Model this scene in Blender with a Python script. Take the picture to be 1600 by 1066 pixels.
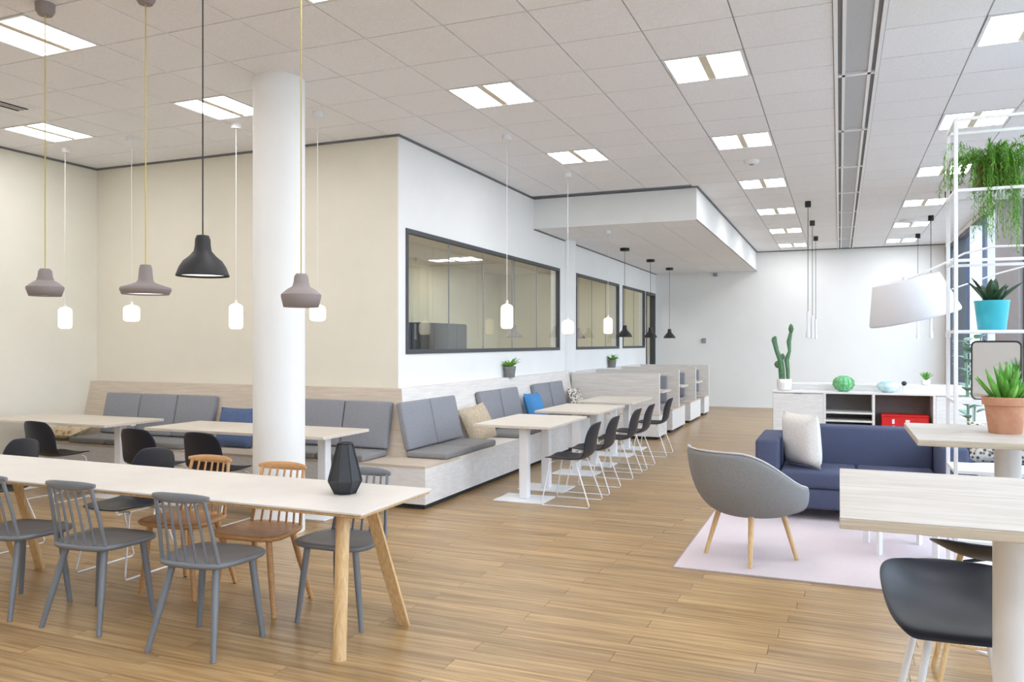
import bpy, bmesh, math, random
from mathutils import Vector, Matrix
R = math.radians
random.seed(7)
for o in list(bpy.data.objects): bpy.data.objects.remove(o)
SC = bpy.context.scene
COL = SC.collection

# ------------------------------------------------------------------ camera
F_PX, YAW, CAM_H = 1242.0, 0.3909, 1.57
cam_d = bpy.data.cameras.new('camera'); cam = bpy.data.objects.new('camera', cam_d); COL.objects.link(cam)
cam.location = (0, 0, CAM_H); cam.rotation_euler = (R(90), 0, YAW)
cam_d.sensor_width = 36.0; cam_d.lens = 36.0 * F_PX / 1600.0
cam_d.shift_y = 2.5 / 1600.0
cam_d.clip_start = 0.05; cam_d.clip_end = 300
SC.camera = cam

# ------------------------------------------------------------------ world and exposure
world = bpy.data.worlds.new('sky'); SC.world = world; world.use_nodes = True
bg = world.node_tree.nodes['Background']
bg.inputs['Color'].default_value = (0.76, 0.88, 1.0, 1); bg.inputs['Strength'].default_value = 4.0
SC.view_settings.view_transform = 'Standard'; SC.view_settings.look = 'None'
SC.view_settings.gamma = 1.0; SC.view_settings.use_curve_mapping = False
SC.view_settings.exposure = 0.45
LAMP_E = 14.0       # ceiling panel emission
GLOW_E = 0.75       # opal glass pendants

CEIL = 3.766
XW = -4.30         # side wall of the inner room
YF = 7.29          # front wall (faces the camera)
XL = -8.68         # left wall
XR = 2.167         # window wall
YB = 20.0          # back wall
YN = -4.0          # wall behind the camera

# ------------------------------------------------------------------ materials
def lin(c):
    return tuple(((v / 255) / 12.92 if v / 255 <= 0.04045 else ((v / 255 + 0.055) / 1.055) ** 2.4) for v in c) + (1.0,)
MATS = {}
def mat(name, col, rough=0.5, metal=0.0, spec=0.5, var=0.0, vscale=8.0, stretch=(1, 1, 1), col2=None, bump=0.0, bscale=200.0, bstretch=(1, 1, 1), island=0.0, emit=0.0, alpha=1.0, coat=0.0):
    if name in MATS: return MATS[name]
    m = bpy.data.materials.new(name); m.use_nodes = True; MATS[name] = m
    nt = m.node_tree; N = nt.nodes; L = nt.links
    b = N['Principled BSDF']
    b.inputs['Base Color'].default_value = lin(col)
    b.inputs['Roughness'].default_value = rough; b.inputs['Metallic'].default_value = metal
    b.inputs['Specular IOR Level'].default_value = spec
    b.inputs['Alpha'].default_value = alpha
    b.inputs['Coat Weight'].default_value = coat
    if emit:
        b.inputs['Emission Color'].default_value = lin(col); b.inputs['Emission Strength'].default_value = emit
    geo = N.new('ShaderNodeNewGeometry')
    rnd = None
    if island:
        oi = N.new('ShaderNodeObjectInfo')
        ad = N.new('ShaderNodeMath'); ad.operation = 'ADD'
        L.new(oi.outputs['Random'], ad.inputs[0]); L.new(geo.outputs['Random Per Island'], ad.inputs[1])
        rnd = N.new('ShaderNodeMath'); rnd.operation = 'FRACT'; L.new(ad.outputs[0], rnd.inputs[0])
    if var or island:
        tc = N.new('ShaderNodeTexCoord')
        mp = N.new('ShaderNodeMapping'); mp.inputs['Scale'].default_value = stretch
        src = geo.outputs['Position'] if island else tc.outputs['Object']
        if rnd:
            off = N.new('ShaderNodeVectorMath'); off.operation = 'ADD'
            cmb = N.new('ShaderNodeCombineXYZ')
            ml = N.new('ShaderNodeMath'); ml.operation = 'MULTIPLY'; ml.inputs[1].default_value = 57.0
            L.new(rnd.outputs[0], ml.inputs[0]); L.new(ml.outputs[0], cmb.inputs['X']); L.new(ml.outputs[0], cmb.inputs['Z'])
            L.new(src, off.inputs[0]); L.new(cmb.outputs[0], off.inputs[1]); src = off.outputs[0]
        L.new(src, mp.inputs['Vector'])
        no = N.new('ShaderNodeTexNoise'); no.inputs['Scale'].default_value = vscale
        no.inputs['Detail'].default_value = 6; no.inputs['Roughness'].default_value = 0.62
        L.new(mp.outputs[0], no.inputs['Vector'])
        rp = N.new('ShaderNodeMapRange'); rp.inputs['From Min'].default_value = 0.3; rp.inputs['From Max'].default_value = 0.7
        L.new(no.outputs['Fac'], rp.inputs['Value'])
        mx = N.new('ShaderNodeMix'); mx.data_type = 'RGBA'
        c2 = col2 if col2 else tuple(v * (1 - var) for v in col)
        mx.inputs['A'].default_value = lin(col); mx.inputs['B'].default_value = lin(c2)
        L.new(rp.outputs['Result'], mx.inputs['Factor'])
        out = mx.outputs['Result']
        if rnd:
            hs = N.new('ShaderNodeHueSaturation')
            mr = N.new('ShaderNodeMapRange'); mr.inputs['To Min'].default_value = 1 - island; mr.inputs['To Max'].default_value = 1 + island
            L.new(rnd.outputs[0], mr.inputs['Value']); L.new(mr.outputs['Result'], hs.inputs['Value'])
            L.new(out, hs.inputs['Color']); out = hs.outputs['Color']
        L.new(out, b.inputs['Base Color'])
    if bump:
        tc2 = N.new('ShaderNodeTexCoord'); mp2 = N.new('ShaderNodeMapping'); mp2.inputs['Scale'].default_value = bstretch
        L.new(tc2.outputs['Object'], mp2.inputs['Vector'])
        n2 = N.new('ShaderNodeTexNoise'); n2.inputs['Scale'].default_value = bscale; n2.inputs['Detail'].default_value = 3
        L.new(mp2.outputs[0], n2.inputs['Vector'])
        bp = N.new('ShaderNodeBump'); bp.inputs['Strength'].default_value = bump; bp.inputs['Distance'].default_value = 0.004
        L.new(n2.outputs['Fac'], bp.inputs['Height']); L.new(bp.outputs[0], b.inputs['Normal'])
    return m
def glass(name, tint=(0.95, 0.97, 0.97), refl=0.08):
    m = bpy.data.materials.new(name); m.use_nodes = True; MATS[name] = m
    nt = m.node_tree; N = nt.nodes; L = nt.links
    for n in list(N):
        if n.type != 'OUTPUT_MATERIAL': N.remove(n)
    out = [n for n in N if n.type == 'OUTPUT_MATERIAL'][0]
    t = N.new('ShaderNodeBsdfTransparent'); t.inputs['Color'].default_value = tint + (1,)
    g = N.new('ShaderNodeBsdfGlossy'); g.inputs['Roughness'].default_value = 0.0; g.inputs['Color'].default_value = (1, 1, 1, 1)
    mx = N.new('ShaderNodeMixShader'); mx.inputs['Fac'].default_value = refl
    L.new(t.outputs[0], mx.inputs[1]); L.new(g.outputs[0], mx.inputs[2]); L.new(mx.outputs[0], out.inputs['Surface'])
    return m
def checker_mat(name, ca, cb, scale):
    m = mat(name, ca, 0.9); nt = m.node_tree; N = nt.nodes; L = nt.links
    tc = N.new('ShaderNodeTexCoord'); v = N.new('ShaderNodeTexVoronoi'); v.inputs['Scale'].default_value = scale
    L.new(tc.outputs['Object'], v.inputs['Vector'])
    mx = N.new('ShaderNodeMix'); mx.data_type = 'RGBA'; mx.inputs['A'].default_value = lin(ca); mx.inputs['B'].default_value = lin(cb)
    mr = N.new('ShaderNodeMapRange'); mr.inputs['From Min'].default_value = 0.25; mr.inputs['From Max'].default_value = 0.55
    L.new(v.outputs['Distance'], mr.inputs['Value']); L.new(mr.outputs['Result'], mx.inputs['Factor'])
    L.new(mx.outputs['Result'], N['Principled BSDF'].inputs['Base Color'])
    return m

W_WHITE = mat('paint_white', (240, 240, 238), 0.75, var=0.015, vscale=2, bump=0.02, bscale=300)
W_CREAM = mat('wall_cream', (232, 226, 210), 0.8, var=0.02, vscale=2, bump=0.02, bscale=300)  # even cream base colour of the front wall
W_LEFT = mat('wall_pale', (236, 232, 218), 0.8, var=0.02, vscale=2)  # even pale warm base colour of the left wall
W_OLIVE = mat('paint_olive', (230, 224, 198), 0.8, var=0.02, vscale=2)
TILE = mat('ceiling_tile', (246, 245, 248), 0.9, var=0.05, vscale=60, bump=0.15, bscale=400, island=0.012)
GRID = mat('ceiling_grid', (176, 174, 180), 0.7, var=0.02, vscale=5)
TRIMG = mat('trim_grey', (112, 114, 118), 0.6, var=0.04, vscale=10)
FLOORBASE = mat('floor_underlay', (96, 70, 46), 0.8, var=0.1, vscale=10)
PLANK = mat('oak_plank', (196, 166, 120), 0.30, var=0.2, vscale=1.7, stretch=(0.9, 22, 22), col2=(132, 100, 62), island=0.14, spec=0.45, bump=0.03, bscale=60, bstretch=(1, 20, 20))
OAKW = mat('oak_whitewash', (214, 201, 186), 0.5, var=0.12, vscale=3, stretch=(1, 14, 14), col2=(194, 178, 160), bump=0.03, bscale=80, bstretch=(1, 20, 20))
OAKWY = mat('oak_whitewash_side', (236, 232, 228), 0.5, var=0.1, vscale=3, stretch=(14, 1, 14), col2=(220, 213, 206), bump=0.03, bscale=80, bstretch=(20, 1, 20))
OAKV = mat('oak_pale_face', (235, 233, 232), 0.45, var=0.1, vscale=3, stretch=(3, 3, 14), col2=(220, 216, 212))
TOPW = mat('tabletop_pale_oak', (224, 215, 203), 0.4, var=0.12, vscale=3, stretch=(1.2, 18, 18), col2=(206, 195, 180), bump=0.02, bscale=80, bstretch=(1, 20, 20))
BARTOP = mat('bar_top_limed_oak', (202, 196, 188), 0.45, var=0.12, vscale=3, stretch=(1.0, 9, 9), col2=(176, 167, 155), bump=0.06, bscale=60, bstretch=(1, 20, 20))
BARED = mat('bar_edge_oak', (205, 192, 172), 0.55, var=0.15, vscale=3, stretch=(1.0, 15, 25), col2=(172, 155, 132))
LINO = mat('tabletop_linoleum', (222, 216, 208), 0.42, var=0.03, vscale=4)
OAK = mat('oak_leg', (226, 196, 150), 0.45, var=0.15, vscale=4, stretch=(20, 20, 1.5), col2=(198, 156, 102))
OAKC = mat('oak_chair', (206, 160, 108), 0.42, var=0.15, vscale=5, stretch=(1.5, 18, 18), col2=(178, 128, 82))
GREYC = mat('chair_grey_lacquer', (120, 123, 128), 0.38, var=0.05, vscale=6)
SHELL = mat('shell_black', (30, 34, 46), 0.42, var=0.05, vscale=8, spec=0.4)
METW = mat('metal_white', (238, 238, 240), 0.35, var=0.02, vscale=8)
METD = mat('metal_dark', (44, 45, 48), 0.45, var=0.05, vscale=8)
FRAMEG = mat('frame_anthracite', (72, 74, 78), 0.5, var=0.05, vscale=8)
CUSH = mat('cushion_grey', (150, 151, 157), 0.95, var=0.1, vscale=90, bump=0.4, bscale=500)
SEATC = mat('cushion_seat_grey', (150, 148, 148), 0.95, var=0.1, vscale=90, bump=0.4, bscale=500)
NAVY = mat('sofa_navy', (80, 86, 112), 0.95, var=0.12, vscale=120, bump=0.4, bscale=500)
CHG = mat('armchair_grey', (152, 151, 152), 0.95, var=0.18, vscale=160, bump=0.5, bscale=400)
PINK = mat('rug_pale_pink', (226, 212, 214), 0.98, var=0.07, vscale=120, bump=0.5, bscale=600)
RUGE = mat('rug_edge', (176, 160, 160), 0.95, var=0.05, vscale=60)
WOOLW = mat('pillow_white', (238, 234, 228), 0.98, var=0.08, vscale=70, bump=0.8, bscale=90)
BEIGE = mat('pillow_beige', (214, 196, 170), 0.98, var=0.2, vscale=60, bump=0.6, bscale=120)
BLUEP = mat('pillow_blue', (78, 146, 204), 0.95, var=0.12, vscale=60, bump=0.4, bscale=300)
BLUED = mat('pillow_denim', (92, 112, 150), 0.95, var=0.14, vscale=60, bump=0.4, bscale=300)
PATT = checker_mat('pillow_pattern', (80, 78, 72), (224, 216, 204), 28)
STRIPE = checker_mat('pillow_pattern_warm', (188, 152, 104), (226, 206, 172), 16)
PGREY = mat('lamp_grey_silicone', (148, 138, 136), 0.7, var=0.03, vscale=8)
PBLACK = mat('lamp_black', (38, 38, 40), 0.55, var=0.05, vscale=8)
PSOFT = mat('lamp_white_inside', (246, 244, 238), 0.6, emit=0.8, var=0.01, vscale=8)
YCORD = mat('cord_yellow', (206, 186, 84), 0.7, var=0.05, vscale=30)
CORDW = mat('cord_white', (232, 230, 226), 0.7, var=0.03, vscale=30)
CORDB = mat('cord_black', (44, 44, 46), 0.7, var=0.05, vscale=30)
OPAL = mat('opal_glass', (255, 244, 224), 0.3, emit=GLOW_E)
PANEL = mat('lamp_panel', (252, 252, 255), 0.5, emit=LAMP_E)
LAMPF = mat('lamp_spine', (226, 216, 196), 0.5, var=0.03, vscale=8)
VENT = mat('vent_grey', (150, 153, 158), 0.6, var=0.12, vscale=120)
DARK = mat('gap_dark', (50, 48, 48), 0.8, var=0.05, vscale=8)
GREENF = mat('leaf_fern', (140, 194, 78), 0.6, var=0.35, vscale=8, col2=(64, 128, 38), island=0.15)
GREENA = mat('leaf_fresh', (122, 186, 74), 0.5, var=0.3, vscale=10, col2=(66, 136, 44), island=0.12)
GREEND = mat('leaf_dark', (52, 88, 52), 0.4, var=0.4, vscale=10, col2=(28, 52, 34), island=0.1)
GREENC = mat('cactus_green', (96, 140, 100), 0.6, var=0.25, vscale=20, island=0.1)
GREENP = mat('leaf_pale', (156, 196, 172), 0.5, var=0.2, vscale=10, island=0.1)
TERRA = mat('terracotta', (202, 152, 122), 0.85, var=0.14, vscale=14, col2=(184, 128, 98), bump=0.1, bscale=80)
TURQ = mat('pot_turquoise', (58, 178, 194), 0.3, var=0.05, vscale=8)
CERW = mat('pot_white', (242, 240, 236), 0.35, var=0.03, vscale=8)
POTG = mat('pot_grey', (140, 140, 138), 0.8, var=0.12, vscale=20)
SOIL = mat('soil', (62, 46, 34), 0.95, var=0.3, vscale=60)
BROWN = mat('planter_brown', (134, 92, 52), 0.7, var=0.25, vscale=8, stretch=(12, 1, 1), col2=(92, 58, 30))
RED = mat('box_red', (216, 26, 22), 0.5, var=0.08, vscale=8)
GLASSG = mat('green_glass', (70, 168, 104), 0.15, var=0.25, vscale=30, col2=(150, 214, 170))
AQUA = mat('aqua_glaze', (150, 214, 224), 0.2, var=0.35, vscale=8, col2=(240, 244, 244))
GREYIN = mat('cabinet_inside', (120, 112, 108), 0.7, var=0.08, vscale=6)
PIER = mat('pier_grey', (166, 164, 168), 0.8, var=0.04, vscale=4)
FACADE = mat('facade_blue', (30, 46, 76), 0.5, var=0.1, vscale=1)
FACGL = mat('facade_glass', (18, 30, 54), 0.2, var=0.15, vscale=0.6)
FACW = mat('facade_fin', (110, 122, 144), 0.6, var=0.03, vscale=2)
PAVE = mat('paving', (170, 168, 164), 0.9, var=0.08, vscale=3)
MIRR = mat('mirror', (226, 226, 226), 0.05, metal=1.0, var=0.01, vscale=4)
MFR = mat('mirror_frame', (70, 58, 50), 0.5, var=0.05, vscale=10)
CABD = mat('cabinet_dark', (62, 66, 72), 0.6, var=0.08, vscale=4)
GL_IN = glass('glass_inner', (0.97, 0.98, 0.95), 0.09)
GL_OUT = glass('glass_outer', (0.94, 0.97, 1.0), 0.05)

# ------------------------------------------------------------------ mesh helpers
class M:
    def __init__(s): s.bm = bmesh.new()
    def box(s, x0, x1, y0, y1, z0, z1, bev=0.0, mtx=None, seg=1):
        r = bmesh.ops.create_cube(s.bm, size=1.0)
        vs = r['verts']
        c = Vector(((x0 + x1) / 2, (y0 + y1) / 2, (z0 + z1) / 2)); sz = (abs(x1 - x0), abs(y1 - y0), abs(z1 - z0))
        for v in vs:
            v.co = Vector((v.co.x * sz[0], v.co.y * sz[1], v.co.z * sz[2])) + c
        if bev:
            es = list({e for v in vs for e in v.link_edges})
            rb = bmesh.ops.bevel(s.bm, geom=es, offset=bev, segments=seg, affect='EDGES', profile=0.5)
            vs = list({v for f in rb['faces'] for v in f.verts} | {v for v in vs if v.is_valid})
        if mtx is not None:
            for v in vs: v.co = mtx @ v.co
        return s
    def cyl(s, p0, p1, r0, r1=None, seg=14, caps=True):
        r1 = r0 if r1 is None else r1
        p0 = Vector(p0); p1 = Vector(p1); d = (p1 - p0).normalized()
        a = d.orthogonal().normalized(); b = d.cross(a)
        ring = []
        for p, r in ((p0, r0), (p1, r1)):
            ring.append([s.bm.verts.new(p + (a * math.cos(t) + b * math.sin(t)) * r) for t in [2 * math.pi * i / seg for i in range(seg)]])
        for i in range(seg):
            j = (i + 1) % seg
            s.bm.faces.new((ring[0][i], ring[0][j], ring[1][j], ring[1][i]))
        if caps:
            s.bm.faces.new(ring[0][::-1]); s.bm.faces.new(ring[1])
        return s
    def tube(s, pts, r, seg=8, closed=False, radii=None):
        pts = [Vector(p) for p in pts]; n = len(pts); rings = []
        prev = None
        for i, p in enumerate(pts):
            if closed: t = (pts[(i + 1) % n] - pts[i - 1]).normalized()
            else: t = (pts[min(i + 1, n - 1)] - pts[max(i - 1, 0)]).normalized()
            a = t.orthogonal().normalized() if prev is None else (prev - t * prev.dot(t)).normalized()
            prev = a; b = t.cross(a); rr = radii[i] if radii else r
            rings.append([s.bm.verts.new(p + (a * math.cos(q) + b * math.sin(q)) * rr) for q in [2 * math.pi * k / seg for k in range(seg)]])
        m = n if closed else n - 1
        for i in range(m):
            A, B = rings[i], rings[(i + 1) % n]
            for k in range(seg):
                j = (k + 1) % seg
                s.bm.faces.new((A[k], A[j], B[j], B[k]))
        if not closed:
            s.bm.faces.new(rings[0][::-1]); s.bm.faces.new(rings[-1])
        return s
    def lathe(s, prof, seg=28, c=(0, 0, 0), capb=False, capt=False, mtx=None):
        rings = []
        for r, z in prof:
            ring = []
            for i in range(seg):
                t = 2 * math.pi * i / seg
                v = Vector((r * math.cos(t), r * math.sin(t), z))
                if mtx is not None: v = mtx @ v
                ring.append(s.bm.verts.new(v + Vector(c)))
            rings.append(ring)
        for A, B in zip(rings, rings[1:]):
            for k in range(seg):
                j = (k + 1) % seg
                s.bm.faces.new((A[k], A[j], B[j], B[k]))
        if capb: s.bm.faces.new(rings[0][::-1])
        if capt: s.bm.faces.new(rings[-1])
        return s
    def grid(s, fn, nu, nv, closeu=False):
        g = [[s.bm.verts.new(fn(i / (nu if closeu else nu - 1), j / (nv - 1))) for j in range(nv)] for i in range(nu)]
        for i in range(nu if closeu else nu - 1):
            for j in range(nv - 1):
                k = (i + 1) % nu
                s.bm.faces.new((g[i][j], g[k][j], g[k][j + 1], g[i][j + 1]))
        return s
    def prism(s, poly, z0, z1):
        a = [s.bm.verts.new((x, y, z0)) for x, y in poly]; b = [s.bm.verts.new((x, y, z1)) for x, y in poly]
        n = len(poly)
        s.bm.faces.new(a[::-1]); s.bm.faces.new(b)
        for i in range(n):
            j = (i + 1) % n; s.bm.faces.new((a[i], a[j], b[j], b[i]))
        return s
    def leaf(s, p0, d, up, ln, w, fold=0.25, bend=0.3, seg=4):
        p0 = Vector(p0); d = Vector(d).normalized(); up = Vector(up)
        sd = d.cross(up); sd = sd.normalized() if sd.length > 1e-4 else d.orthogonal().normalized()
        nrm = sd.cross(d)
        L_, C_, R_ = [], [], []
        for i in range(seg + 1):
            t = i / seg; ww = w * math.sin(math.pi * min(1, 0.12 + 0.88 * t)) ** 0.8 if i < seg else 0.0005
            c = p0 + d * ln * t + nrm * (-bend * ln * t * t)
            C_.append(s.bm.verts.new(c)); L_.append(s.bm.verts.new(c + sd * ww / 2 + nrm * fold * ww / 2)); R_.append(s.bm.verts.new(c - sd * ww / 2 + nrm * fold * ww / 2))
        for i in range(seg):
            s.bm.faces.new((C_[i], L_[i], L_[i + 1], C_[i + 1])); s.bm.faces.new((R_[i], C_[i], C_[i + 1], R_[i + 1]))
        return s
    def obj(s, name, m, parent=None, smooth=True, loc=None, solid=0.0, sub=0, autosm=40):
        bmesh.ops.recalc_face_normals(s.bm, faces=s.bm.faces)
        me = bpy.data.meshes.new(name); s.bm.to_mesh(me); s.bm.free()
        me.materials.append(m)
        if smooth:
            try: me.shade_smooth()
            except Exception: pass
            try: me.set_sharp_from_angle(angle=R(autosm))
            except Exception: pass
        o = bpy.data.objects.new(name, me); COL.objects.link(o)
        if parent is not None: o.parent = parent
        if loc: o.location = loc
        if solid:
            md = o.modifiers.new('solid', 'SOLIDIFY'); md.thickness = solid; md.offset = 0
        if sub:
            md = o.modifiers.new('sub', 'SUBSURF'); md.levels = sub; md.render_levels = sub
        return o
def tag(o, label, cat, group=None):
    o['label'] = label; o['category'] = cat
    if group: o['group'] = group
    return o
def thing(name, label, cat, loc=(0, 0, 0), rotz=0.0, group=None):
    o = bpy.data.objects.new(name, None); COL.objects.link(o)
    o.empty_display_size = 0.1; o.location = loc; o.rotation_euler = (0, 0, rotz)
    return tag(o, label, cat, group)
def struct(o, label=None, cat=None):
    o['kind'] = 'structure'
    if label: o['label'] = label
    if cat: o['category'] = cat
    return o
def dup(root, loc, rotz=0.0, label=None, group=None):
    r = root.copy(); COL.objects.link(r); r.location = loc; r.rotation_euler = (0, 0, rotz)
    if label: r['label'] = label
    if group: r['group'] = group
    for ch in list(root.children):
        c = ch.copy(); COL.objects.link(c); c.parent = r
        for g in ch.children:
            d = g.copy(); COL.objects.link(d); d.parent = c
    return r
def inst(me_obj, name, parent, loc):
    o = bpy.data.objects.new(name, me_obj); COL.objects.link(o); o.parent = parent; o.location = loc
    return o
ORD = ['first', 'second', 'third', 'fourth', 'fifth', 'sixth', 'seventh', 'eighth', 'ninth']

def inview(x, y, z):
    d = -math.sin(YAW) * x + math.cos(YAW) * y
    if d < 0.5: return None
    l = math.cos(YAW) * x + math.sin(YAW) * y
    u = 800 + F_PX * l / d; v = 535.5 + (CAM_H - z) * F_PX / d
    return d if -60 < u < 1660 and -60 < v < 1126 else None

# ================================================================== STRUCTURE
# ---- floor with planks
fl = M(); fl.box(XL - 0.2, XR + 0.2, YN - 0.2, YB + 0.2, -0.15, -0.012)
floor = struct(fl.obj('floor', FLOORBASE, smooth=False), 'warm oak plank floor running across the whole room', 'floor')
PW, PL = 0.13, 1.32
spots = []
row = 0; y = YN
while y < YB:
    x = XL - ((row * 0.487) % 1.0) * PL
    while x < XR:
        x0 = max(x, XL); x1 = min(x + PL, XR); y1 = min(y + PW, YB)
        if x1 - x0 > 0.02:
            if not (x1 < XW - 0.1 and y > YF + 0.1): spots.append((x0, x1, y, y1))
        x += PL
    row += 1; y += PW
def rank(sp):
    cx, cy = (sp[0] + sp[1]) / 2, (sp[2] + sp[3]) / 2
    d = inview(cx, cy, 0)
    return d if d else 1e3 + math.hypot(cx, cy)
spots.sort(key=rank)
pm = M(); pm.box(-PL / 2 + 0.0012, PL / 2 - 0.0012, -PW / 2 + 0.0012, PW / 2 - 0.0012, -0.012, 0.0)
first = pm.obj('plank', PLANK, floor, smooth=False); pmesh = first.data; used_first = False
rest = M(); cnt = 0
for (x0, x1, y0, y1) in spots:
    full = abs((x1 - x0) - PL) < 1e-4 and abs((y1 - y0) - PW) < 1e-4
    if full and cnt < 300:
        lc = ((x0 + x1) / 2, (y0 + y1) / 2, 0)
        if not used_first: first.location = lc; used_first = True
        else: inst(pmesh, 'plank', floor, lc)
        cnt += 1
    else:
        rest.box(x0 + 0.0012, x1 - 0.0012, y0 + 0.0012, y1 - 0.0012, -0.012, 0.0)
ro = rest.obj('planks', PLANK, floor, smooth=False); ro['kind'] = 'stuff'

# ---- ceiling, tiles
ce = M(); ce.box(XL - 0.2, XR + 0.2, YN - 0.2, YB + 0.2, CEIL + 0.012, CEIL + 0.25)
ceiling = struct(ce.obj('ceiling', GRID, smooth=False), 'suspended grid ceiling of square white mineral tiles', 'ceiling')
T = 0.625; GX0, GY0 = -0.0401, -0.0956
SOFX, SOFY, SOFZ = -1.854, 11.30, 3.30
xs = [(XL, -8.58), (-8.58, -7.955), (-7.955, -7.33), (-7.33, -6.9151), (-6.9151, -6.2901), (-6.2901, -5.6651)]
xs += [(GX0 + T * i, GX0 + T * (i + 1)) for i in range(-9, 0)]
xs += [(0.292, 0.917), (0.917, 1.542), (1.542, XR)]
LIGHTS = {}   # (column x0, row j) -> label
COLS = {'a': GX0 - 2 * T, 'r': 0.917, 'b': GX0 - 5 * T, 'c': GX0 - 9 * T, 'l': -7.955}
for j in (-2, 2, 6, 10, 14, 18, 22, 26, 30):
    LIGHTS[('a', j)] = 1; LIGHTS[('r', j)] = 1
for j in (-2, 2, 6, 10, 14): LIGHTS[('b', j)] = 1
for j in (-2, 2, 6, 9): LIGHTS[('c', j)] = 1
for j in (-2, 2, 5, 9): LIGHTS[('l', j)] = 1
def is_light(x0, j):
    return any(abs(COLS[k] - x0) < 0.02 and jj == j for k, jj in LIGHTS)
tm = M(); tm.box(-T / 2 + 0.005, T / 2 - 0.005, -T / 2 + 0.005, T / 2 - 0.005, 0.0, 0.015)
t0 = tm.obj('tile', TILE, ceiling, smooth=False); tmesh = t0.data; used = False
tspots = []
for (x0, x1) in xs:
    for j in range(-7, 33):
        y0 = GY0 + T * j; y1 = min(y0 + T, YB); y0 = max(y0, YN)
        if y1 - y0 < 0.02: continue
        if is_light(x0, j): continue
        cx, cy = (x0 + x1) / 2, (y0 + y1) / 2
        if cy > YF + 0.1 and cx < XW: continue
        if cy > SOFY + 0.1 and cx < SOFX - 0.1: continue
        d = inview(cx, cy, CEIL)
        tspots.append((d if d else 1e3 + math.hypot(cx, cy), x0, x1, y0, y1))
tspots.sort(); rest = M(); cnt = 0
for d, x0, x1, y0, y1 in tspots:
    if abs(x1 - x0 - T) < 1e-3 and abs(y1 - y0 - T) < 1e-3 and cnt < 300:
        lc = ((x0 + x1) / 2, (y0 + y1) / 2, CEIL)
        if not used: t0.location = lc; used = True
        else: inst(tmesh, 'tile', ceiling, lc)
        cnt += 1
    else: rest.box(x0 + 0.005, x1 - 0.005, y0 + 0.005, y1 - 0.005, CEIL, CEIL + 0.015)
ro = rest.obj('tiles', TILE, ceiling, smooth=False); ro['kind'] = 'stuff'

# ---- walls
def wall(name, boxes, m, label):
    w = M()
    for b in boxes: w.box(*b)
    return struct(w.obj(name, m, smooth=False), label, 'wall')
WT = 0.15
wall('wall_left', [(XL - 0.2, XL, YN, YB, -0.012, CEIL + 0.012)], W_LEFT, 'pale wall at the far left end of the front bench')
wall('wall_front', [(XL, XW - 0.004, YF, YF + WT, -0.012, CEIL + 0.012)], W_CREAM, 'cream wall behind the front bench and glass pendants')
wall('wall_back', [(XL, XR + 0.2, YB, YB + 0.2, -0.012, CEIL + 0.012)], W_WHITE, 'white wall at the far end of the room')
wall('wall_near', [(XL - 0.2, XR + 0.2, YN - 0.2, YN, -0.012, CEIL + 0.012)], W_WHITE, 'plain white wall closing the near end of the room')
# side wall with three windows and a door
Y1a, Y1b, Y2a, Y2b, Y3a, Y3b, YDa, YDb = 7.44, 12.5, 13.40, 16.35, 16.65, 18.75, 18.87, 19.90
ZW0, ZW1 = 1.445, 2.80
bx = [(XW - WT, XW, YF + WT, Y1a, 0, CEIL + 0.012)]
bx[0] = (XW - WT, XW, YF + WT, YF + WT + 0.001, 0, CEIL)  # thin return, front wall closes the corner
bx += [(XW - WT, XW, YF + WT, YDa, -0.012, ZW0), (XW - WT, XW, YF + WT, YB, ZW1, CEIL + 0.012),
       (XW - WT, XW, Y1b, Y2a, ZW0, ZW1), (XW - WT, XW, Y2b, Y3a, ZW0, ZW1), (XW - WT, XW, Y3b, YDa, ZW0, ZW1),
       (XW - WT, XW, YDb, YB, -0.012, ZW1)]
bx.append((XW - 0.004, XW, YF, YF + WT, -0.012, CEIL + 0.012))
wall('wall_side', bx[1:], W_WHITE, 'white partition wall with three internal windows above the side bench')
def inner_window(n, y0, y1, panes, label):
    y0 = max(y0, YF + WT)
    fm = M(); t = 0.048
    fm.box(XW - 0.05, XW + 0.012, y0, y1, ZW0, ZW0 + t); fm.box(XW - 0.05, XW + 0.012, y0, y1, ZW1 - t, ZW1)
    fm.box(XW - 0.05, XW + 0.012, y0, y0 + t, ZW0 + t, ZW1 - t); fm.box(XW - 0.05, XW + 0.012, y1 - t, y1, ZW0 + t, ZW1 - t)
    w = thing('window_%d' % n, label, 'window'); struct(w)
    fm.obj('frame', FRAMEG, w, smooth=False)
    ys = [y0 + t + (y1 - y0 - 2 * t) * i / panes for i in range(panes + 1)]
    for a, b in zip(ys, ys[1:]):
        p = M(); p.box(XW - 0.016, XW - 0.008, a + 0.002, b - 0.002, ZW0 + t, ZW1 - t); p.obj('pane', GL_IN, w, smooth=False)
    for a in ys[1:-1]:
        p = M(); p.box(XW - 0.018, XW - 0.006, a - 0.003, a + 0.003, ZW0 + t, ZW1 - t); p.obj('glazing_joint', VENT, w, smooth=False)
inner_window(1, Y1a, Y1b, 5, 'longest internal window with dark frame above the side bench')
inner_window(2, Y2a, Y2b, 3, 'middle internal window just right of the white wall column')
inner_window(3, Y3a, Y3b, 2, 'smallest internal window next to the dark door frame')
dm = M(); t = 0.07
dm.box(XW - 0.12, XW + 0.014, YDa, YDa + t, 0, ZW1); dm.box(XW - 0.12, XW + 0.014, YDb - t, YDb, 0, ZW1)
dm.box(XW - 0.12, XW + 0.014, YDa + t, YDb - t, ZW1 - t, ZW1); dm.box(XW - 0.12, XW + 0.005, YDa + t, YDb - t, 0, 0.12)
dw = struct(thing('door_1', 'narrow glazed door with dark frame in the far corner of the partition wall', 'door'))
dm.obj('frame', FRAMEG, dw, smooth=False)
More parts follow.
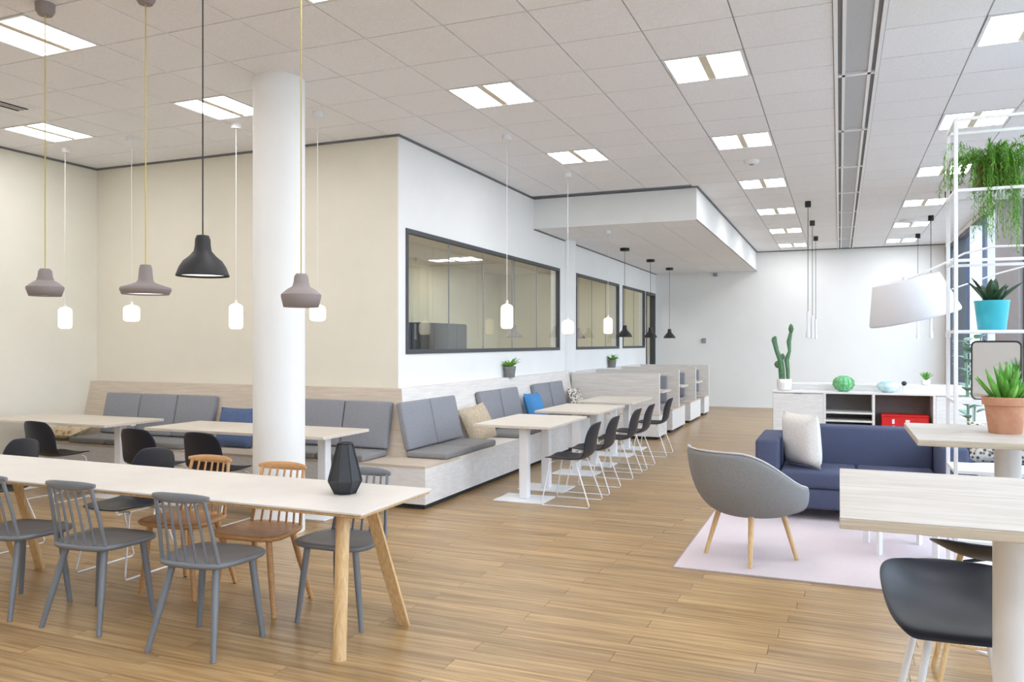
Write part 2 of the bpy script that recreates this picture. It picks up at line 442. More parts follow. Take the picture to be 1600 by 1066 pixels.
p = M(); p.box(XW - 0.06, XW - 0.05, YDa + t, YDb - t, 0.12, ZW1 - t); p.obj('pane', GL_IN, dw, smooth=False)
p = M(); p.cyl((XW + 0.03, YDa + 0.15, 0.95), (XW + 0.03, YDa + 0.15, 1.25), 0.012); p.cyl((XW - 0.05, YDa + 0.15, 1.0), (XW + 0.03, YDa + 0.15, 1.0), 0.008); p.obj('handle', METW, dw)
# inner room behind the windows
wall('wall_inner', [(XL + 0.001, XL + 0.03, YF + WT, YB, 0, 3.42), (XL + 0.03, XW - WT, YB - 0.04, YB - 0.001, 0, 3.42), (XL + 0.03, XW - WT, YF + WT, YF + WT + 0.02, 0, 3.42)], W_OLIVE, 'olive beige wall of the meeting room seen through the internal windows')
cm = M(); cm.box(XL + 0.03, XW - WT, YF + WT, YB - 0.04, 3.42, 3.48)
struct(cm.obj('ceiling_inner', TILE, smooth=False), 'white ceiling of the meeting room behind the internal windows', 'ceiling')
cm = M(); cm.box(XL + 0.03, XW - WT, YF + WT + 0.02, YB - 0.04, -0.012, 0.0)
struct(cm.obj('floor_inner', PLANK, smooth=False), 'oak floor of the meeting room behind the internal windows', 'floor')

# soffit
so = M(); so.box(XW, SOFX, SOFY, YB, SOFZ + 0.012, CEIL + 0.01)
soffit = struct(so.obj('ceiling_soffit', W_WHITE, smooth=False), 'lowered white ceiling box above the dining booths', 'ceiling')
sg = M(); sg.box(XW + 0.02, SOFX - 0.03, SOFY + 0.03, YB - 0.01, SOFZ + 0.0105, SOFZ + 0.013); sg.obj('tile_grid', GRID, soffit, smooth=False)
sf = M(); sf.box(XW, SOFX, SOFY, SOFY + 0.03, SOFZ - 0.004, SOFZ + 0.012); sf.box(SOFX - 0.03, SOFX, SOFY + 0.03, YB, SOFZ - 0.004, SOFZ + 0.012); sf.obj('edge_rim', W_WHITE, soffit, smooth=False)
x = XW + 0.02
k = 0
while x < SOFX - 0.04:
    x1 = min(x + T, SOFX - 0.03); y = SOFY + 0.03
    while y < YB - 0.05:
        y1 = min(y + T, YB - 0.01)
        if abs(x1 - x - T) < 1e-3 and abs(y1 - y - T) < 1e-3: inst(tmesh, 'tile', soffit, ((x + x1) / 2, (y + y1) / 2, SOFZ))
        else:
            q = M(); q.box(x + 0.005, x1 - 0.005, y + 0.005, y1 - 0.005, SOFZ, SOFZ + 0.01); q.obj('tile', TILE, soffit, smooth=False)
        y += T
    x += T
# shadow-gap trims
def trim(n, b, label):
    q = M(); q.box(*b); struct(q.obj('trim_%d' % n, TRIMG, smooth=False), label, 'trim')
TZ0, TZ1 = CEIL - 0.022, CEIL + 0.001
trim(1, (XL, XW + 0.02, YF - 0.02, YF, TZ0, TZ1), 'grey ceiling trim along the top of the cream front wall')
trim(2, (XL, XL + 0.02, YN, YF - 0.02, TZ0, TZ1), 'grey ceiling trim along the top of the left wall')
trim(3, (XW, XW + 0.02, YF, SOFY, TZ0, TZ1), 'grey ceiling trim along the top of the partition wall')
trim(4, (XW + 0.02, SOFX + 0.02, SOFY - 0.02, SOFY, TZ0, TZ1), 'grey ceiling trim along the front of the lowered ceiling box')
trim(5, (SOFX, SOFX + 0.02, SOFY, YB, TZ0, TZ1), 'grey ceiling trim along the long side of the lowered ceiling box')
trim(6, (SOFX + 0.02, XR, YB - 0.02, YB, TZ0, TZ1), 'grey ceiling trim along the top of the far wall')
trim(7, (XW, XW + 0.015, SOFY, YB, SOFZ - 0.018, SOFZ - 0.003), 'thin grey trim where the lowered box meets the partition wall')
trim(8, (SOFX, SOFX + 0.008, SOFY - 0.008, YB, SOFZ - 0.012, SOFZ + 0.002), 'thin dark lower edge along the long side of the lowered box')
q = M(); q.box(XW, XR, YB - 0.012, YB, 0, 0.06)
struct(q.obj('baseboard_back', W_WHITE, smooth=False), 'low white skirting along the far wall', 'baseboard')

# ---- window wall on the right
ww = [(XR, XR + 0.2, YN, YB, -0.012, 0.12), (XR, XR + 0.2, YN, YB, 3.68, CEIL + 0.012)]
piers = [(-4.0, -3.4), (-0.4, 0.2), (3.6, 4.2), (8.0, 8.6)]
for a, b in piers: ww.append((XR, XR + 0.2, a, b, 0.12, 3.68))
wall('wall_right', ww, W_WHITE, 'window wall on the right side of the room')
q = M(); q.box(XR - 0.03, XR + 0.2, 11.98, 13.65, 0.12, 3.68)
q.box(XR, XR + 0.2, 19.5, YB, 0.12, 3.68)
struct(q.obj('wall_pier', PIER, smooth=False), 'grey pier between the windows behind the plant shelf', 'wall')
bays = [(-3.4, -0.4, 2), (0.2, 3.6, 2), (4.2, 8.0, 2), (8.6, 11.98, 2), (13.65, 19.5, 4)]
wlab = ['large window behind the camera on the right', 'large window beside the near bar table', 'large window beside the far bar table and shelf', 'large window beside the sofa', 'large window in the far right corner behind the white shelf']
for n, ((a, b, k), lb) in enumerate(zip(bays, wlab)):
    w = struct(thing('window_%d' % (n + 4), lb, 'window'))
    fm = M(); t = 0.07
    fm.box(XR + 0.02, XR + 0.14, a, b, 0.12, 0.12 + t); fm.box(XR + 0.02, XR + 0.14, a, b, 3.68 - t, 3.68)
    fm.box(XR + 0.02, XR + 0.14, a, a + t, 0.12 + t, 3.68 - t); fm.box(XR + 0.02, XR + 0.14, b - t, b, 0.12 + t, 3.68 - t)
    fm.obj('frame', FRAMEG, w, smooth=False)
    ys = [a + t + (b - a - 2 * t) * i / k for i in range(k + 1)]
    if n == 4: ys = [a + t, 14.1, 15.9, 17.75, b - t]
    for c, d in zip(ys, ys[1:]):
        p = M(); p.box(XR + 0.08, XR + 0.088, c + 0.03, d - 0.03, 0.19, 3.61); p.obj('pane', GL_OUT, w, smooth=False)
    for c in ys[1:-1]:
        p = M(); p.box(XR - 0.06, XR + 0.12, c - 0.03, c + 0.03, 0.19, 3.61); p.obj('mullion', FRAMEG if c > 17 else METW, w, smooth=False)
# outside
q = M(); q.box(XR + 0.2, 60, -30, 60, -0.3, -0.16)
struct(q.obj('ground', PAVE, smooth=False), 'pale paving outside the windows', 'ground')
wing = thing('office_wing', 'blue glazed office wing standing outside beyond the far right windows', 'building', (2.7, 27.0, -0.16))
q = M(); q.box(0, 16, 0, 8, 0, 9); q.obj('facade', FACADE, wing, smooth=False)
for fl_ in range(2):
    for c in range(8):
        q = M(); q.box(0.25 + c * 1.0, 1.0 + c * 1.0, -0.04, 0.0, 0.5 + fl_ * 3.6, 3.4 + fl_ * 3.6); q.obj('window_pane', FACGL, wing, smooth=False)
for c in range(9):
    q = M(); q.box(0.05 + c * 1.0, 0.16 + c * 1.0, -0.16, 0.0, 0, 9); q.obj('fin', FACW, wing, smooth=False)

# ---- columns
q = M(); q.lathe([(0.21, 0.0), (0.21, CEIL + 0.005)], 48)
c = q.obj('column', W_WHITE, None, loc=(-4.33, 5.40, 0)); tag(c, 'round white column standing behind the long table', 'column')
q = M(); q.lathe([(0.2, 0.0), (0.2, SOFZ)], 40)
c = q.obj('column', W_WHITE, None, loc=(-4.37, 12.96, 0)); tag(c, 'white column set into the partition wall between two internal windows', 'column')

# ================================================================== CEILING FIXTURES
def make_light():
    t_ = thing('ceiling_light', 'x', 'light')
    f_ = M(); w = T / 2 - 0.008
    f_.box(-w, w, -w, -w + 0.022, -0.004, 0.012); f_.box(-w, w, w - 0.022, w, -0.004, 0.012)
    f_.box(-w, -w + 0.022, -w + 0.022, w - 0.022, -0.004, 0.012); f_.box(w - 0.022, w, -w + 0.022, w - 0.022, -0.004, 0.012)
    f_.obj('frame', METW, t_, smooth=False)
    for sx in (-1, 1):
        g_ = M(); a, b = (0.035, w - 0.022) if sx > 0 else (-w + 0.022, -0.035)
        g_.box(a, b, -w + 0.022, w - 0.022, 0.004, 0.011); g_.obj('diffuser', PANEL, t_, smooth=False)
    g_ = M(); g_.box(-0.035, 0.035, -w + 0.022, w - 0.022, 0.0, 0.011, 0.004); g_.obj('spine', LAMPF, t_, smooth=False)
    return t_
lights0 = make_light(); first_l = True
rowname = {'a': 'row just left of the ceiling air slot', 'r': 'row just right of the ceiling air slot', 'b': 'row between air slot and white column', 'c': 'row above the long table and column', 'l': 'row beside the left wall'}
idx = {}
for (k, j) in sorted(LIGHTS, key=lambda q: (q[0], q[1])):
    cx, cy = COLS[k] + T / 2, GY0 + T * (j + 0.5)
    vis = inview(cx, cy, CEIL)
    if vis:
        n = idx.get(k, 0); idx[k] = n + 1
        lab = 'square ceiling light, %s in the %s' % (ORD[n], rowname[k])
    else: lab = 'added square ceiling light overhead or behind the camera, outside the photo'  # unseen lights, added to keep the room's illumination consistent
    if first_l:
        lights0.location = (cx, cy, CEIL); lights0['label'] = lab; lights0['group'] = 'square ceiling lights'; first_l = False
    else: dup(lights0, (cx, cy, CEIL), 0, lab, 'square ceiling lights')
# meeting room lights, several of them added to brighten the room behind the glass
for n, (x, y) in enumerate(((-7.6, 15.8), (-5.4, 8.4), (-5.4, 10.4), (-5.4, 12.4), (-5.4, 14.4), (-5.4, 16.4), (-5.4, 18.4), (-7.6, 11.0))):
    dup(lights0, (x, y, 3.405), 0, 'square light of the partly added set in the meeting room ceiling, %s from the front wall' % ORD[[5, 0, 1, 3, 4, 6, 7, 2][n]], 'meeting room lights')
# air slot
VPAN = mat('slot_panel_grey', (196, 198, 202), 0.6, var=0.1, vscale=120)
SGAP = mat('slot_gap_grey', (128, 128, 130), 0.7, var=0.05, vscale=20)
slot = thing('ceiling_air_slot', 'long white framed air slot with grey panels running along the ceiling', 'air vent', (0.126, 0, CEIL))
y0s, y1s = 1.5, YB - 0.03
for sx in (-1, 1):
    q = M(); q.box(sx * 0.152 - 0.014, sx * 0.152 + 0.014, y0s, y1s, -0.012, 0.012); q.obj('side_rail', METW, slot, smooth=False)
    q = M(); q.box(sx * 0.096 - 0.012, sx * 0.096 + 0.012, y0s, y1s, -0.008, 0.012); q.obj('inner_rail', METW, slot, smooth=False)
    q = M(); q.box(sx * 0.123 - 0.015, sx * 0.123 + 0.015, y0s, y1s, 0.006, 0.012); q.obj('air_gap', SGAP, slot, smooth=False)
yy = 1.5
while yy < y1s:
    q = M(); q.box(-0.084, 0.084, yy + 0.05, min(yy + 1.8, y1s), 0.002, 0.012); q.obj('vent_panel', VPAN, slot, smooth=False)
    q = M(); q.box(-0.138, 0.138, yy, yy + 0.05, -0.008, 0.012); q.obj('crossbar', METW, slot, smooth=False)
    yy += 1.85
# corner grille near left wall
gr = thing('air_grille', 'small slotted air grille in the ceiling near the left edge', 'air vent', (-7.1, 4.9, CEIL))
q = M(); q.box(-0.12, 0.12, -0.3, 0.3, -0.004, 0.0); q.obj('frame', METW, gr, smooth=False)
for i in range(3):
    q = M(); q.box(-0.09 + i * 0.06, -0.055 + i * 0.06, -0.27, 0.27, -0.007, -0.003); q.obj('slat', DARK if i != 1 else VENT, gr, smooth=False)
def detector(loc, r, label):
    q = M(); q.lathe([(0.001, -0.05), (r * 0.6, -0.05), (r * 0.85, -0.04), (r, -0.02), (r, 0)], 24)
    o = thing('smoke_detector', label, 'smoke detector', loc); q.obj('body', METW, o)
    q = M(); q.cyl((0, 0, -0.056), (0, 0, -0.05), r * 0.3); q.obj('sensor', VENT, o)
detector((-0.98, 9.95, CEIL), 0.09, 'white smoke detector beside the second ceiling light left of the air slot')
detector((1.15, 15.85, CEIL), 0.15, 'round white ceiling dome right of the air slot near the far wall')
cc = thing('security_camera', 'small grey dome camera at the top of the far wall under the lowered box', 'camera', (-2.82, YB - 0.03, 3.25))
q = M(); q.lathe([(0.001, -0.06), (0.05, -0.045), (0.065, 0.0), (0.065, 0.03)], 20); q.obj('dome', VENT, cc)
q = M(); q.cyl((0, 0.03, 0.03), (0, -0.03, 0.03), 0.075); q.obj('base', METW, cc)
wl = thing('wall_sensor', 'tiny white sensor mounted on the far wall beside the black pendants', 'sensor', (-3.1, YB - 0.02, 1.62))
q = M(); q.box(-0.05, 0.05, -0.03, 0.02, -0.06, 0.06, 0.01); q.obj('body', VENT, wl)
q = M(); q.lathe([(0.001, -0.03), (0.035, 0.0)], 12, c=(0, -0.03, 0.02)); q.obj('lens', METW, wl)

# ================================================================== PENDANTS
def pendant(name, label, x, y, ztop, zbot, prof, shade_m, cord_m, can_m, can='dome', r_can=0.05, inner=None, group=None, ceil=CEIL, capm=None, glow=False):
    t_ = thing(name, label, 'pendant lamp', (x, y, zbot), 0, group)
    hz = ztop - zbot; cz = ceil - zbot
    q = M(); q.cyl((0, 0, hz - 0.005), (0, 0, cz - 0.02), 0.0035 if cord_m is not CORDB else 0.004, seg=6); q.obj('cord', cord_m, t_)
    q = M()
    if can == 'dome': q.lathe([(0.004, -0.075), (r_can * 0.7, -0.075), (r_can * 0.95, -0.05), (r_can, 0)], 20, c=(0, 0, cz), capb=True, capt=True)
    else: q.cyl((0, 0, cz - 0.05), (0, 0, cz), r_can, seg=18)
    q.obj('ceiling_cup', can_m, t_)
    q = M(); q.lathe(prof, 32, capb=glow, capt=True); q.obj('shade', shade_m, t_, solid=0.0 if glow else 0.004)
    if inner:
        q = M(); q.cyl((0, 0, inner[1]), (0, 0, inner[1] + 0.006), inner[0], seg=24); q.obj('diffuser', PSOFT, t_)
    if capm is not None:
        q = M(); q.cyl((0, 0, hz - 0.03), (0, 0, hz), 0.014, seg=12); q.obj('cap', capm, t_)
    return t_
g1 = 'pendants over the long table'
def grey1(s=1.0): return [(0.092 * s, 0), (0.108 * s, 0.045), (0.108 * s, 0.058), (0.075 * s, 0.085), (0.05 * s, 0.1), (0.042 * s, 0.125), (0.038 * s, 0.16), (0.028 * s, 0.175), (0.006, 0.176)]
pendant('pendant_lamp', 'grey pendant on yellow cord, leftmost over the long table', -4.76, 3.61, 2.054, 1.872, grey1(), PGREY, YCORD, PGREY, r_can=0.06, inner=(0.085, 0.008), group=g1)
pendant('pendant_lamp', 'wide flat brimmed grey pendant on yellow cord', -4.02, 3.73, 2.063, 1.872, [(0.135, 0), (0.149, 0.03), (0.145, 0.042), (0.10, 0.055), (0.055, 0.072), (0.042, 0.09), (0.036, 0.16), (0.03, 0.183), (0.006, 0.186)], PGREY, YCORD, PGREY, r_can=0.06, inner=(0.128, 0.008), group=g1)
pendant('pendant_lamp', 'large black bell pendant on black cord', -3.53, 3.70, 2.216, 1.967, [(0.150, 0), (0.150, 0.008), (0.132, 0.055), (0.110, 0.09), (0.075, 0.12), (0.050, 0.15), (0.044, 0.18), (0.042, 0.22), (0.034, 0.243), (0.006, 0.249)], PBLACK, CORDB, PBLACK, r_can=0.06, inner=(0.14, 0.012), group=g1)
pendant('pendant_lamp', 'grey pendant on yellow cord hanging in front of the white column', -2.89, 3.80, 1.969, 1.776, [(0.098, 0), (0.112, 0.06), (0.112, 0.072), (0.08, 0.1), (0.05, 0.118), (0.042, 0.14), (0.037, 0.178), (0.028, 0.192), (0.006, 0.193)], PGREY, YCORD, PGREY, r_can=0.06, inner=(0.09, 0.008), group=g1)
def capsule(r, hh): 
    pr = [(r * 0.55, 0.0), (r * 0.8, 0.006), (r * 0.95, 0.02), (r, 0.035), (r, hh - 0.055), (r * 0.93, hh - 0.035), (r * 0.7, hh - 0.018), (r * 0.3, hh - 0.008), (0.015, hh - 0.004)]
    return pr
def opal(label, x, y, zt, zb, r, ceil=CEIL, g='opal glass pendants'):
    pendant('glass_pendant', label, x, y, zt + 0.03, zb, capsule(r, zt - zb), OPAL, CORDW, METW, can='cyl', r_can=0.05, group=g, ceil=ceil, capm=METW, glow=True)
opal('tall opal glass pendant nearest the left wall', -8.09, 6.38, 1.98, 1.726, 0.072)
opal('short round opal glass pendant left of the wide brimmed grey lamp', -6.99, 6.30, 1.98, 1.794, 0.083)
opal('tall opal glass pendant just left of the white column', -5.60, 6.32, 1.97, 1.705, 0.068)
opal('short opal glass pendant behind the grey lamp at the column', -4.60, 6.30, 1.94, 1.774, 0.076)
opal('tall opal glass pendant in front of the longest internal window', -3.26, 7.77, 1.987, 1.716, 0.066)
opal('short opal glass pendant in front of the wall column', -3.26, 9.81, 1.872, 1.68, 0.078)
opal('tall opal glass pendant hanging from the lowered box before the middle window', -3.31, 11.93, 1.966, 1.705, 0.07, SOFZ)
dome = [(0.135, 0), (0.135, 0.008), (0.128, 0.03), (0.10, 0.07), (0.065, 0.11), (0.045, 0.13), (0.04, 0.16), (0.036, 0.21), (0.006, 0.215)]
for n, (y, lb) in enumerate(((14.25, 'nearest'), (16.4, 'middle'), (18.4, 'farthest'))):
    pendant('pendant_lamp', 'small black dome pendant over the booths, %s of three' % lb, -3.64, y, 1.9, 1.672, dome, PBLACK, CORDB, PBLACK, can='cyl', r_can=0.085, group='black dome pendants over the booths', ceil=SOFZ)
for n, y in enumerate((11.0, 13.6)):
    # meeting room pendants
    pendant('pendant_lamp', 'grey dome pendant seen inside the meeting room through the %s window' % ('longest', 'middle')[n], -4.95, (12.1, 15.6)[n], 1.87, 1.655, dome, PGREY, CORDB, PBLACK, can='cyl', r_can=0.05, group='meeting room pendants', ceil=3.42)
tubep = [(0.034, 0), (0.034, 0.07), (0.021, 0.13), (0.020, 0.40), (0.012, 0.405)]
def tubelamp(x, y, lab):
    t_ = thing('tube_pendant', lab, 'pendant lamp', (x, y, 1.65), 0, 'slim white tube pendants')
    q = M(); q.lathe(tubep, 18, capb=True, capt=True); q.obj('shade', METW, t_)
    q = M(); q.cyl((0, 0, 0.40), (0, 0, CEIL - 1.65 - 0.06), 0.0045, seg=6); q.obj('cord', CORDB, t_)
    q = M(); q.cyl((0, 0, CEIL - 1.65 - 0.09), (0, 0, CEIL - 1.65), 0.045, 0.045, 14); q.obj('ceiling_cup', PBLACK, t_)
for n, y in enumerate((13.18, 15.3, 17.6)):
    tubelamp(-0.455, y, 'slim white tube pendant over the cactus end of the sideboard, %s from the camera' % ORD[n])
for n, y in enumerate((13.1, 15.46, 17.95)):
    tubelamp(1.46, y, 'slim white tube pendant under the arc lamp shade, %s from the camera' % ORD[n])

# ================================================================== BENCHES
SEAT = 0.41
XB, YBN = -3.58, 6.56          # front faces of side and front bench
PT = 1.09                       # top of the leaning back panels
def hull(name, m, parent, vs, faces, smooth=False):
    q = M(); bv = [q.bm.verts.new(v) for v in vs]
    for f_ in faces: q.bm.faces.new([bv[i] for i in f_])
    return q.obj(name, m, parent, smooth=smooth)
fb = thing('bench', 'pale oak bench with leaning back along the cream front wall', 'bench')
q = M(); q.box(XL + 0.004, XB - 0.03, YBN + 0.04, YF - 0.001, 0, 0.05); q.obj('plinth', DARK, fb, smooth=False)
q = M(); q.box(XL + 0.004, XB - 0.001, YBN, YF - 0.001, 0.05, SEAT - 0.025); q.obj('base', OAKV, fb, smooth=False)
q = M(); q.box(XL + 0.004, XB - 0.001, YBN - 0.004, YF - 0.001, SEAT - 0.025, SEAT); q.obj('seat_board', OAKW, fb, smooth=False)
BF = [(0, 1, 2, 3), (7, 6, 5, 4), (0, 4, 5, 1), (3, 2, 6, 7), (1, 5, 6, 2), (0, 3, 7, 4)]
PB, PTO = 0.24, 0.09            # panel offset from wall at seat and at top
hull('back_panel', OAKW, fb, [(XL + 0.004, YF - PB, SEAT), (XW + PB, YF - PB, SEAT), (XW + PTO, YF - PTO, PT), (XL + 0.004, YF - PTO, PT), (XL + 0.004, YF, SEAT), (XW, YF, SEAT), (XW, YF, PT), (XL + 0.004, YF, PT)], BF)
PA = 12.73                      # first booth panel
sb = thing('bench', 'pale oak bench with leaning back along the white partition wall', 'bench')
q = M(); q.box(XW, XB - 0.04, YF, PA - 0.05, 0, 0.05); q.obj('plinth', DARK, sb, smooth=False)
q = M(); q.box(XW, XB, YF, PA - 0.045, 0.05, SEAT - 0.025); q.obj('base', OAKV, sb, smooth=False)
q = M(); q.box(XW, XB + 0.004, YF, PA - 0.045, SEAT - 0.025, SEAT); q.obj('seat_board', OAKWY, sb, smooth=False)
hull('back_panel', OAKWY, sb, [(XW + PB, YF - PB, SEAT), (XW + PB, PA - 0.045, SEAT), (XW + PTO, PA - 0.045, PT), (XW + PTO, YF - PTO, PT), (XW, YF, SEAT), (XW, PA - 0.045, SEAT), (XW, PA - 0.045, PT), (XW, YF, PT)], BF)
so_ = M(); so_.box(XB, XB + 0.006, 7.62, 7.70, 0.2, 0.28, 0.002); so_.obj('socket', METW, sb, smooth=False)
# cushions
LEAN = math.atan((PB - PTO) / (PT - SEAT))
def cushion_mesh(w, hgt, th, m, name):
    q = M(); q.box(-w / 2, w / 2, -th / 2, th / 2, 0, hgt, 0.022, seg=3); o = q.obj(name, m); return o
backc = cushion_mesh(0.545, 0.49, 0.075, CUSH, 'back_cushion')
seatc = M(); seatc.box(-0.27, 0.27, -0.23, 0.23, 0, 0.065, 0.02, seg=3); seatc = seatc.obj('seat_cushion', SEATC)
BACKM, SEATM = backc.data, seatc.data
bpy.data.objects.remove(backc); bpy.data.objects.remove(seatc)
def mesh_obj(name, me, label, cat, group, loc, rot=(0, 0, 0), scale=(1, 1, 1)):
    o = bpy.data.objects.new(name, me); COL.objects.link(o); o.location = loc; o.rotation_euler = rot; o.scale = scale
    return tag(o, label, cat, group)
SD = 0.46
def cpair(kind, pos, lab_b, lab_s, wscale=1.0):
    off = PB - (PB - PTO) * (0.075 / (PT - SEAT))
    if kind == 'front':
        mesh_obj('back_cushion', BACKM, lab_b, 'cushion', 'grey back cushions', (pos, YF - off - 0.045, SEAT + 0.07), (-LEAN, 0, 0), (wscale, 1, 1))
        mesh_obj('seat_cushion', SEATM, lab_s, 'cushion', 'grey seat cushions', (pos, YBN + 0.235, SEAT + 0.001), (0, 0, 0), (wscale, 1, 1))
    else:
        mesh_obj('back_cushion', BACKM, lab_b, 'cushion', 'grey back cushions', (XW + off + 0.045, pos, SEAT + 0.07), (-LEAN, 0, R(90)), (wscale, 1, 1))
        mesh_obj('seat_cushion', SEATM, lab_s, 'cushion', 'grey seat cushions', (XB - 0.235, pos, SEAT + 0.001), (0, 0, R(90)), (wscale, 1, 1))
fx = [-8.0, -7.43, -6.86, -5.12, -4.55]
fn = ['first', 'second', 'third', 'fourth', 'fifth']
for x, n in zip(fx, fn):
    cpair('front', x, 'grey back cushion on front bench, %s from the left wall' % n, 'grey seat pad on front bench, %s from the left wall' % n, 1.03)
sy = [7.31, 7.93, 9.21, 9.85, 11.11, 11.76]
for i, y in enumerate(sy):
    pr = ['nearest', 'middle', 'farthest'][i // 2]; hf = ['near', 'far'][i % 2]
    cpair('side', y, '%s grey back cushion of the %s pair on the side bench' % (hf, pr), '%s grey seat pad of the %s pair on the side bench' % (hf, pr), 1.12)
def pillow(label, m, loc, rot, w=0.45, hgt=0.42, th=0.14, group=None):
    q = M(); n = 13
    def fn_(sgn):
        def g(u, v):
            a, b = u * 2 - 1, v * 2 - 1
            e = max(0.0, (1 - a ** 4) * (1 - b ** 4)) ** 0.55
            pin = 1 - 0.07 * (a * a * b * b) ; pa = 1 - 0.06 * (1 - b * b) * 0
            k = 1 - 0.05 * (1 - abs(a)) * abs(b) ** 3
            return Vector((a * w / 2 * (1 - 0.05 * (1 - b * b) * abs(a) ** 3), sgn * e * th / 2, (b * hgt / 2) * (1 - 0.05 * (1 - a * a) * abs(b) ** 3) + hgt / 2))
        return g
    q.grid(fn_(1), n, n); q.grid(fn_(-1), n, n)
    bmesh.ops.remove_doubles(q.bm, verts=q.bm.verts, dist=0.0008)
    o = q.obj('pillow', m); o.location = loc; o.rotation_euler = rot
    return tag(o, label, 'pillow', group)
pillow('denim blue pillow on the front bench beside the third back cushion', BLUED, (-6.2, YF - 0.36, SEAT + 0.005), (-LEAN - 0.1, 0, 0.05), 0.5, 0.45, 0.15)
pillow('patterned tan pillow lying on the front bench beside the left wall', STRIPE, (-8.48, YBN + 0.04, SEAT + 0.07), (-1.3, 0.0, 0.0), 0.38, 0.40, 0.13)
pillow('beige knitted pillow leaning on the side bench between cushion pairs', BEIGE, (XW + 0.45, 8.52, SEAT + 0.01), (-0.42, -0.16, R(74)), 0.46, 0.44, 0.16)
pillow('bright blue pillow on the side bench beside the middle cushion pair', BLUEP, (XW + 0.42, 10.42, SEAT + 0.005), (-0.30, 0, R(84)), 0.44, 0.47, 0.16)
pillow('black and white patterned pillow at the far end of the side bench', PATT, (XW + 0.42, 12.3, SEAT + 0.005), (-0.32, 0, R(86)), 0.42, 0.44, 0.16)

# booths
XE = -2.68
def booth(label, yp, front, back, n):
    b = thing('booth_bench', label, 'bench', (0, 0, 0), 0, 'dining booths')
    XW = -4.30 if n else -4.25
    q = M(); q.box(XW + 0.095, XE, yp - 0.022, yp + 0.022, 0.05 if not (front or back) else SEAT, 1.075); q.obj('divider_panel', OAKWV, b, smooth=False)
    q = M(); q.box(XE, XE + 0.006, yp - 0.022, yp + 0.022, SEAT, 1.075); q.obj('edge_strip', METW, b, smooth=False)
    y0 = yp - (0.62 if front else 0.022); y1 = yp + (0.6 if back else 0.022)
    q = M(); q.box(XW + 0.095, XE, y0, y1, 0.05, SEAT - 0.02); q.obj('base', OAKV, b, smooth=False)
    q = M(); q.box(XW + 0.095, XE + 0.003, y0 - 0.003, y1 + 0.003, SEAT - 0.02, SEAT); q.obj('seat_board', OAKW, b, smooth=False)
    q = M(); q.box(XW + 0.095, XE - 0.04, y0 + 0.04, y1 - 0.03, 0, 0.05); q.obj('plinth', DARK, b, smooth=False)
    nm = ['nearest', 'second', 'third', 'farthest'][n]
    for k, x in enumerate((XW + 0.46, XW + 1.13)):
        sd_ = ['wall', 'aisle'][k]
        if front:
            mesh_obj('back_cushion', BACKM, 'grey back cushion at the %s end, near side of the %s booth divider' % (sd_, nm), 'cushion', 'booth cushions', (x, yp - 0.065, SEAT + 0.07), (0, 0, 0), (1.05, 1, 1))
            mesh_obj('seat_cushion', SEATM, 'grey seat pad at the %s end, near side of the %s booth divider' % (sd_, nm), 'cushion', 'booth cushions', (x, yp - 0.36, SEAT + 0.001), (0, 0, 0), (1.05, 1, 1))
        if back:
            mesh_obj('back_cushion', BACKM, 'grey back cushion at the %s end, far side of the %s booth divider' % (sd_, nm), 'cushion', 'booth cushions', (x, yp + 0.065, SEAT + 0.07), (0, 0, 0), (1.05, 1, 1))
            mesh_obj('seat_cushion', SEATM, 'grey seat pad at the %s end, far side of the %s booth divider' % (sd_, nm), 'cushion', 'booth cushions', (x, yp + 0.35, SEAT + 0.001), (0, 0, 0), (1.05, 1, 1))
    return b
OAKWV = mat('oak_divider', (228, 223, 218), 0.5, var=0.12, vscale=3, stretch=(1, 14, 14), col2=(208, 200, 192))
booth('dining booth bench behind the nearest tall pale oak divider', PA, False, True, 0)
booth('double dining booth bench at the second divider from the front', 14.42, True, True, 1)
booth('double dining booth bench at the third divider from the front', 16.22, True, True, 2)
booth('dining booth bench at the farthest divider', 17.95, True, False, 3)
# wall back panel running on behind the booths
q = M(); q.box(XW + 0.135, XW + 0.14, 12.76, 13.2, SEAT + 0.005, 1.07); q.box(XW + 0.005, XW + 0.09, 13.2, 17.97, SEAT + 0.005, 1.07); q.obj('booth_wall_panel', OAKWY, None, smooth=False)
tag(bpy.data.objects['booth_wall_panel'], 'pale oak wall panel with ledge running behind the dining booths', 'wall panel')

# ================================================================== TABLES
def ped_table(label, x0, x1, y0, y1, z, axis, posts, plate, group):
    cx, cy = (x0 + x1) / 2, (y0 + y1) / 2
    t_ = thing('dining_table', label, 'table', (cx, cy, 0), 0, group)
    w, d = (x1 - x0) / 2, (y1 - y0) / 2
    q = M(); q.box(-w, w, -d, d, z - 0.028, z, 0.003); q.obj('tabletop', TOPW, t_, smooth=False)
    for k, (px, py) in enumerate(posts):
        px, py = px - cx, py - cy
        q = M(); q.box(px - 0.045, px + 0.045, py - 0.045, py + 0.045, 0.012, z - 0.035, 0.006); q.obj('post', METW, t_, smooth=False)
        a, b = plate
        q = M(); q.box(px - a, px + a, py - b, py + b, 0, 0.012, 0.003); q.obj('base_plate', METW, t_, smooth=False)
        q = M(); q.box(px - a * 0.9, px + a * 0.9, py - 0.03, py + 0.03, z - 0.04, z - 0.028); q.obj('support_bar', METW, t_, smooth=False)
    return t_
gs = 'pale oak dining tables'
ped_table('pale oak dining table on white posts, nearest one at the side bench', -3.42, -2.60, 7.26, 8.5, 0.75, 'y', ((-2.92, 7.42), (-2.92, 8.06)), (0.26, 0.2), gs)
ped_table('pale oak dining table on white posts, middle one at the side bench', -3.40, -2.60, 8.96, 10.2, 0.75, 'y', ((-2.92, 9.12), (-2.92, 9.86)), (0.26, 0.2), gs)
